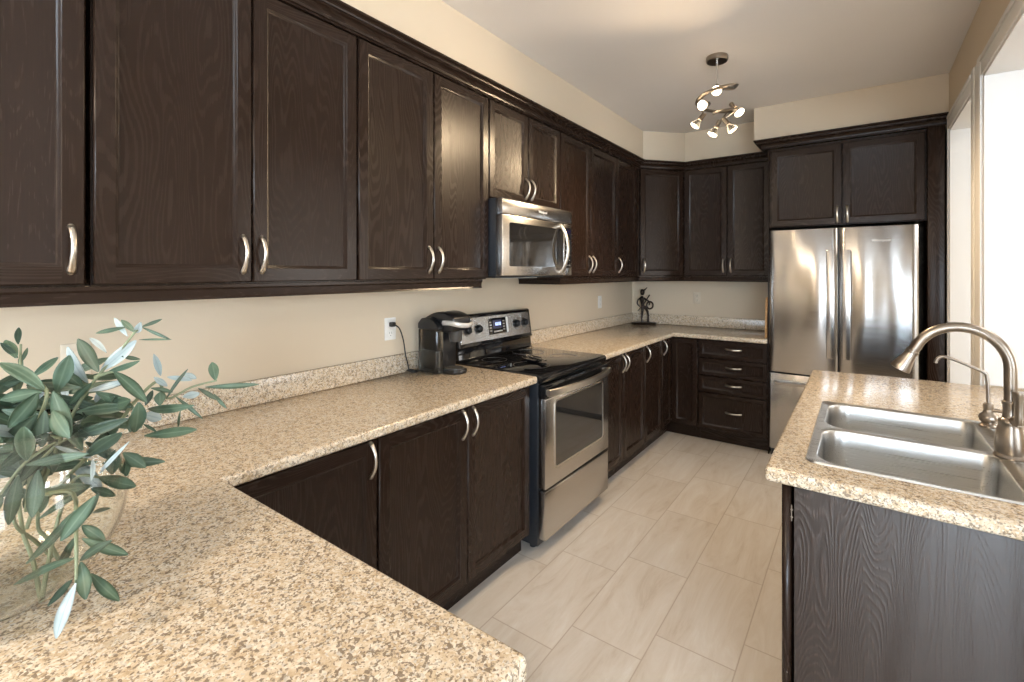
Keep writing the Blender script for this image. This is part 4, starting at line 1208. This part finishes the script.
LEAVES = [
 ((0.862, 0.295, 1.344),(0.807, 0.264, 1.333),0.0086,0),
 ((0.876, 0.306, 1.334),(0.837, 0.295, 1.357),0.0104,0),
 ((0.864, 0.297, 1.327),(0.822, 0.288, 1.361),0.0104,1),
 ((0.849, 0.261, 1.265),(0.87, 0.309, 1.32),0.0209,1),
 ((0.872, 0.253, 1.268),(0.823, 0.235, 1.327),0.0234,0),
 ((0.794, 0.283, 1.291),(0.734, 0.271, 1.317),0.0107,1),
 ((0.804, 0.253, 1.239),(0.811, 0.223, 1.313),0.0168,1),
 ((0.859, 0.268, 1.263),(0.91, 0.303, 1.286),0.0114,0),
 ((0.868, 0.287, 1.291),(0.863, 0.317, 1.281),0.0079,0),
 ((0.83, 0.247, 1.228),(0.877, 0.293, 1.247),0.0132,1),
 ((0.888, 0.24, 1.253),(0.823, 0.222, 1.208),0.0126,0),
 ((0.836, 0.239, 1.237),(0.84, 0.213, 1.272),0.0166,0),
 ((0.851, 0.201, 1.24),(0.872, 0.214, 1.305),0.0254,0),
 ((0.746, 0.186, 1.254),(0.806, 0.211, 1.295),0.0132,0),
 ((0.877, 0.182, 1.249),(0.812, 0.138, 1.297),0.0231,0),
 ((0.887, 0.177, 1.25),(0.824, 0.137, 1.237),0.0215,0),
 ((0.895, 0.171, 1.25),(0.899, 0.137, 1.204),0.0265,0),
 ((0.901, 0.188, 1.25),(0.947, 0.2, 1.18),0.0242,0),
 ((0.698, 0.175, 1.312),(0.718, 0.173, 1.346),0.0104,0),
 ((0.723, 0.169, 1.289),(0.671, 0.162, 1.32),0.0179,0),
 ((0.703, 0.179, 1.279),(0.689, 0.189, 1.303),0.0067,0),
 ((0.711, 0.173, 1.288),(0.714, 0.15, 1.32),0.0103,0),
 ((0.705, 0.18, 1.261),(0.675, 0.181, 1.286),0.0073,0),
 ((0.759, 0.17, 1.252),(0.755, 0.141, 1.244),0.0146,0),
 ((0.799, 0.224, 1.21),(0.787, 0.224, 1.244),0.012,1),
 ((0.798, 0.274, 1.19),(0.823, 0.264, 1.223),0.0156,1),
 ((0.815, 0.261, 1.196),(0.882, 0.273, 1.222),0.0153,0),
 ((0.923, 0.166, 1.222),(0.851, 0.141, 1.172),0.0232,0),
 ((0.918, 0.175, 1.224),(0.938, 0.168, 1.172),0.0222,0),
 ((0.915, 0.185, 1.221),(0.96, 0.197, 1.184),0.0239,0),
 ((0.963, 0.147, 1.162),(0.92, 0.151, 1.206),0.0245,0),
 ((0.91, 0.207, 1.17),(0.961, 0.272, 1.197),0.0204,0),
 ((0.956, 0.216, 1.144),(1.021, 0.248, 1.191),0.0225,0),
 ((0.838, 0.229, 1.195),(0.884, 0.296, 1.2),0.0205,0),
 ((0.923, 0.241, 1.095),(0.972, 0.28, 1.079),0.0223,0),
 ((0.908, 0.279, 1.122),(0.928, 0.307, 1.092),0.0205,0),
 ((0.949, 0.235, 1.109),(1.013, 0.26, 1.172),0.0065,1),
 ((0.95, 0.149, 1.152),(0.992, 0.213, 1.161),0.0154,0),
 ((0.928, 0.183, 1.167),(0.964, 0.223, 1.143),0.0078,1),
 ((1.004, 0.214, 1.119),(0.97, 0.223, 1.143),0.0066,1),
 ((0.954, 0.14, 1.14),(0.909, 0.136, 1.056),0.0196,0),
 ((0.965, 0.16, 1.144),(0.975, 0.152, 1.08),0.0223,0),
 ((0.871, 0.178, 1.08),(0.951, 0.226, 1.095),0.019,0),
 ((0.961, 0.219, 1.095),(0.924, 0.167, 1.056),0.0106,0),
 ((1.001, 0.224, 1.095),(0.998, 0.195, 1.053),0.0155,0),
 ((0.825, 0.194, 1.058),(0.851, 0.181, 1.037),0.0126,0),
 ((0.864, 0.247, 1.014),(0.905, 0.262, 1.029),0.0076,0),
 ((0.867, 0.274, 1.075),(0.862, 0.278, 1.112),0.0239,0),
 ((0.893, 0.281, 1.105),(0.937, 0.277, 1.089),0.0177,0),
 ((0.893, 0.293, 1.153),(0.893, 0.307, 1.189),0.0239,0),
 ((0.833, 0.199, 1.099),(0.841, 0.194, 1.136),0.0171,0),
 ((0.842, 0.157, 1.115),(0.83, 0.134, 1.146),0.019,0),
 ((0.758, 0.157, 1.057),(0.756, 0.18, 1.041),0.0173,0),
 ((0.739, 0.155, 1.179),(0.733, 0.15, 1.208),0.0205,0),
 ((0.862, 0.245, 1.135),(0.916, 0.272, 1.176),0.0175,0),
 ((0.858, 0.218, 1.092),(0.879, 0.232, 1.062),0.0143,0),
 ((0.826, 0.207, 1.132),(0.846, 0.237, 1.112),0.0202,0),
 ((0.862, 0.245, 1.058),(0.928, 0.262, 1.058),0.0146,0),
 ((0.835, 0.177, 1.128),(0.806, 0.19, 1.086),0.0167,0),
 ((0.844, 0.133, 1.083),(0.882, 0.126, 1.069),0.0159,0),
 ((0.845, 0.134, 1.181),(0.818, 0.133, 1.147),0.0212,0),
 ((0.86, 0.319, 1.342),(0.868, 0.351, 1.356),0.0068,0),
 ((0.854, 0.314, 1.331),(0.895, 0.309, 1.355),0.0122,1),
 ((0.861, 0.32, 1.342),(0.886, 0.359, 1.317),0.0061,0),
 ((0.845, 0.32, 1.316),(0.906, 0.355, 1.319),0.0041,0),
 ((0.869, 0.276, 1.264),(0.911, 0.313, 1.208),0.0214,0),
 ((0.912, 0.295, 1.156),(0.954, 0.289, 1.22),0.0256,0),
 ((0.832, 0.36, 1.237),(0.853, 0.342, 1.287),0.0121,1),
 ((0.843, 0.368, 1.216),(0.844, 0.345, 1.239),0.0114,1),
 ((0.853, 0.363, 1.193),(0.857, 0.4, 1.249),0.0071,0),
 ((0.849, 0.41, 1.221),(0.829, 0.372, 1.233),0.0103,1),
 ((0.833, 0.398, 1.235),(0.84, 0.422, 1.222),0.0125,1),
 ((0.868, 0.448, 1.216),(0.833, 0.455, 1.251),0.0195,0),
 ((0.85, 0.435, 1.202),(0.915, 0.516, 1.204),0.012,0),
 ((0.849, 0.422, 1.202),(0.894, 0.443, 1.18),0.0097,0),
 ((0.875, 0.442, 1.19),(0.907, 0.454, 1.162),0.0074,0),
 ((0.846, 0.395, 1.189),(0.872, 0.416, 1.197),0.016,1),
 ((0.845, 0.382, 1.192),(0.872, 0.422, 1.142),0.0079,0),
 ((0.835, 0.338, 1.175),(0.936, 0.382, 1.191),0.0175,0),
 ((0.866, 0.348, 1.185),(0.849, 0.354, 1.208),0.0187,0),
 ((0.84, 0.341, 1.217),(0.854, 0.374, 1.205),0.0091,0),
 ((0.876, 0.38, 1.17),(0.848, 0.386, 1.13),0.0049,0),
 ((0.866, 0.323, 1.132),(0.979, 0.371, 1.156),0.019,0),
 ((0.854, 0.326, 1.171),(0.849, 0.356, 1.154),0.0205,1),
 ((0.856, 0.279, 1.199),(0.912, 0.289, 1.217),0.0229,0),
 ((0.864, 0.322, 1.154),(0.896, 0.334, 1.143),0.0054,0),
 ((0.843, 0.331, 1.185),(0.847, 0.342, 1.214),0.0104,0),
 ((1.047, 0.186, 1.096),(0.952, 0.149, 1.005),0.0134,0),
 ((1.083, 0.201, 1.122),(1.056, 0.169, 1.064),0.0195,0),
 ((1.072, 0.181, 1.038),(0.964, 0.134, 0.986),0.0118,0),
 ((1.065, 0.188, 1.028),(1.099, 0.216, 1.057),0.0132,0),
 ((1.03, 0.198, 1.044),(1.1, 0.235, 1.028),0.0157,0),
 ((1.005, 0.203, 1.054),(1.048, 0.221, 1.036),0.0155,0),
 ((1.098, 0.177, 1.014),(1.102, 0.156, 0.953),0.0157,1),
 ((1.066, 0.189, 1.026),(1.105, 0.186, 0.99),0.0176,0),
 ((1.065, 0.2, 1.003),(1.126, 0.218, 0.979),0.0153,0),
 ((0.993, 0.194, 0.971),(0.947, 0.174, 0.923),0.0107,0),
 ((1.023, 0.192, 1.048),(0.962, 0.185, 0.992),0.0118,0),
 ((0.801, 0.176, 1.028),(0.823, 0.167, 1.066),0.0152,0),
]
STEMS = [
  [(0.809, 0.17, 1.001), (0.819, 0.202, 1.116), (0.828, 0.233, 1.204), (0.849, 0.261, 1.262), (0.86, 0.281, 1.291), (0.874, 0.304, 1.332), (0.861, 0.32, 1.342)] ,
  [(0.841, 0.255, 1.254), (0.862, 0.27, 1.263), (0.869, 0.276, 1.264)] ,
  [(0.821, 0.179, 1.032), (0.869, 0.276, 1.16), (0.851, 0.312, 1.198), (0.839, 0.353, 1.228), (0.843, 0.368, 1.191), (0.849, 0.41, 1.207), (0.869, 0.45, 1.216)] ,
  [(0.823, 0.168, 1.037), (0.863, 0.173, 1.177), (0.879, 0.184, 1.249), (0.733, 0.176, 1.257), (0.702, 0.178, 1.312)] ,
  [(0.876, 0.182, 1.075), (0.968, 0.199, 1.094), (1.059, 0.185, 1.059), (1.079, 0.181, 1.004)] ,
  [(0.948, 0.166, 0.934), (0.874, 0.168, 0.971), (0.846, 0.16, 1.016), (0.844, 0.159, 1.091), (0.933, 0.186, 1.17), (0.948, 0.148, 1.155), (0.932, 0.124, 1.111)] ,
  [(0.814, 0.211, 0.929), (0.81, 0.196, 0.973), (0.811, 0.184, 1.007), (0.823, 0.192, 1.12), (0.836, 0.227, 1.154)] ,
  [(0.805, 0.204, 0.933), (0.835, 0.177, 0.985), (0.864, 0.148, 1.039), (0.925, 0.143, 1.132)] ,
  [(0.948, 0.166, 0.934), (0.892, 0.193, 1.02), (0.916, 0.211, 1.1), (0.936, 0.238, 1.099)] ,
]

r = thing('leafy_branches', 'bunch of green leafy branches with silver undersides standing in the glass bowl', 'branches', (BX, BY, 0.925))
O3 = Vector((BX, BY, 0.925))
def leaf(bm, uvl, b, t, w, silver, rnd, eye=Vector((1.98, 0.0, 1.45))):
    b = Vector(b) - O3; t = Vector(t) - O3
    ax = t - b; Ln = ax.length; ax.normalize()
    vw = (eye - O3 - (b + t) / 2).normalized()
    side = ax.cross(vw)
    if side.length < 1e-3: side = ax.cross(Vector((0, 0, 1)))
    side.normalize()
    ang = rnd.uniform(-0.45, 0.45)
    side = (Matrix.Rotation(ang, 3, ax) @ side).normalized()
    nrm = side.cross(ax).normalized()
    if nrm.dot(vw) < 0: nrm = -nrm
    n = 9
    bend = rnd.uniform(-0.07, 0.10) * Ln
    rows = []
    for i in range(n + 1):
        s = i / n
        hw = w / 2 * (math.sin(PI * (0.03 + 0.955 * s ** 1.12)) ** 0.75) if 0 < i < n else w * 0.06
        c = b + ax * Ln * s + nrm * bend * math.sin(PI * s) + Vector((0, 0, -0.02 * Ln * s * s))
        cup = 0.16 * hw
        rows.append([(c - side * hw + nrm * cup, 0.0), (c - side * hw * 0.5 + nrm * cup * 0.3, 0.25), (c, 0.5), (c + side * hw * 0.5 + nrm * cup * 0.3, 0.75), (c + side * hw + nrm * cup, 1.0)])
    th = 0.0005
    front_m, back_m = (1, 0) if silver else (0, 1)
    if not silver and rnd.random() < 0.28: front_m = 2
    vf = [[bm.verts.new(p + nrm * th) for p, _ in row] for row in rows]
    vb = [[bm.verts.new(p - nrm * th) for p, _ in row] for row in rows]
    for i in range(n):
        for k in range(4):
            for vs_, m_, flip in ((vf, front_m, False), (vb, back_m, True)):
                q = [vs_[i][k], vs_[i][k + 1], vs_[i + 1][k + 1], vs_[i + 1][k]]
                us = [(rows[i][k][1], i / n), (rows[i][k + 1][1], i / n), (rows[i][k + 1][1], (i + 1) / n), (rows[i][k][1], (i + 1) / n)]
                f = bm.faces.new(q); f.normal_update()
                if (f.normal.dot(nrm) < 0) != flip: f.normal_flip()
                f.material_index = m_; f.smooth = True
                mp2 = {v: u for v, u in zip(q, us)}
                for lp in f.loops: lp[uvl].uv = mp2[lp.vert]
    for i in range(n):
        for k in (0, 4):
            f = bm.faces.new((vf[i][k], vf[i + 1][k], vb[i + 1][k], vb[i][k])); f.material_index = front_m
rnd = random.Random(11)
bm = B(); uvl = bm.loops.layers.uv.new('UVMap')
for (b, t, w, s) in LEAVES: leaf(bm, uvl, b, t, w, s, rnd)
# further leaves on the far side of the bunch
for k in range(88):
    a = rnd.uniform(0, 2 * PI)
    c = Vector((0.80, 0.185, 1.165)) + Vector((rnd.uniform(-0.10, 0.07), rnd.uniform(-0.09, 0.08), rnd.uniform(-0.075, 0.085)))
    dv = Vector((math.cos(a), math.sin(a), rnd.uniform(-0.75, 0.55))).normalized() * rnd.uniform(0.065, 0.105)
    leaf(bm, uvl, c, c + dv, rnd.uniform(0.016, 0.024), 1 if rnd.random() < 0.14 else 0, rnd)
me = bpy.data.meshes.new('foliage'); bm.to_mesh(me); bm.free()
for m_ in ('leaf_top', 'leaf_under', 'leaf_dark'): me.materials.append(M[m_])
fo = bpy.data.objects.new('foliage', me); COL.objects.link(fo); fo.parent = r
for s in STEMS:
    bm = B()
    tube(bm, smooth_path([Vector(p) - O3 for p in s], 5), [0.0034, 0.0028, 0.0018], seg=8)
    obj('stem', bm, M['stem'], r)
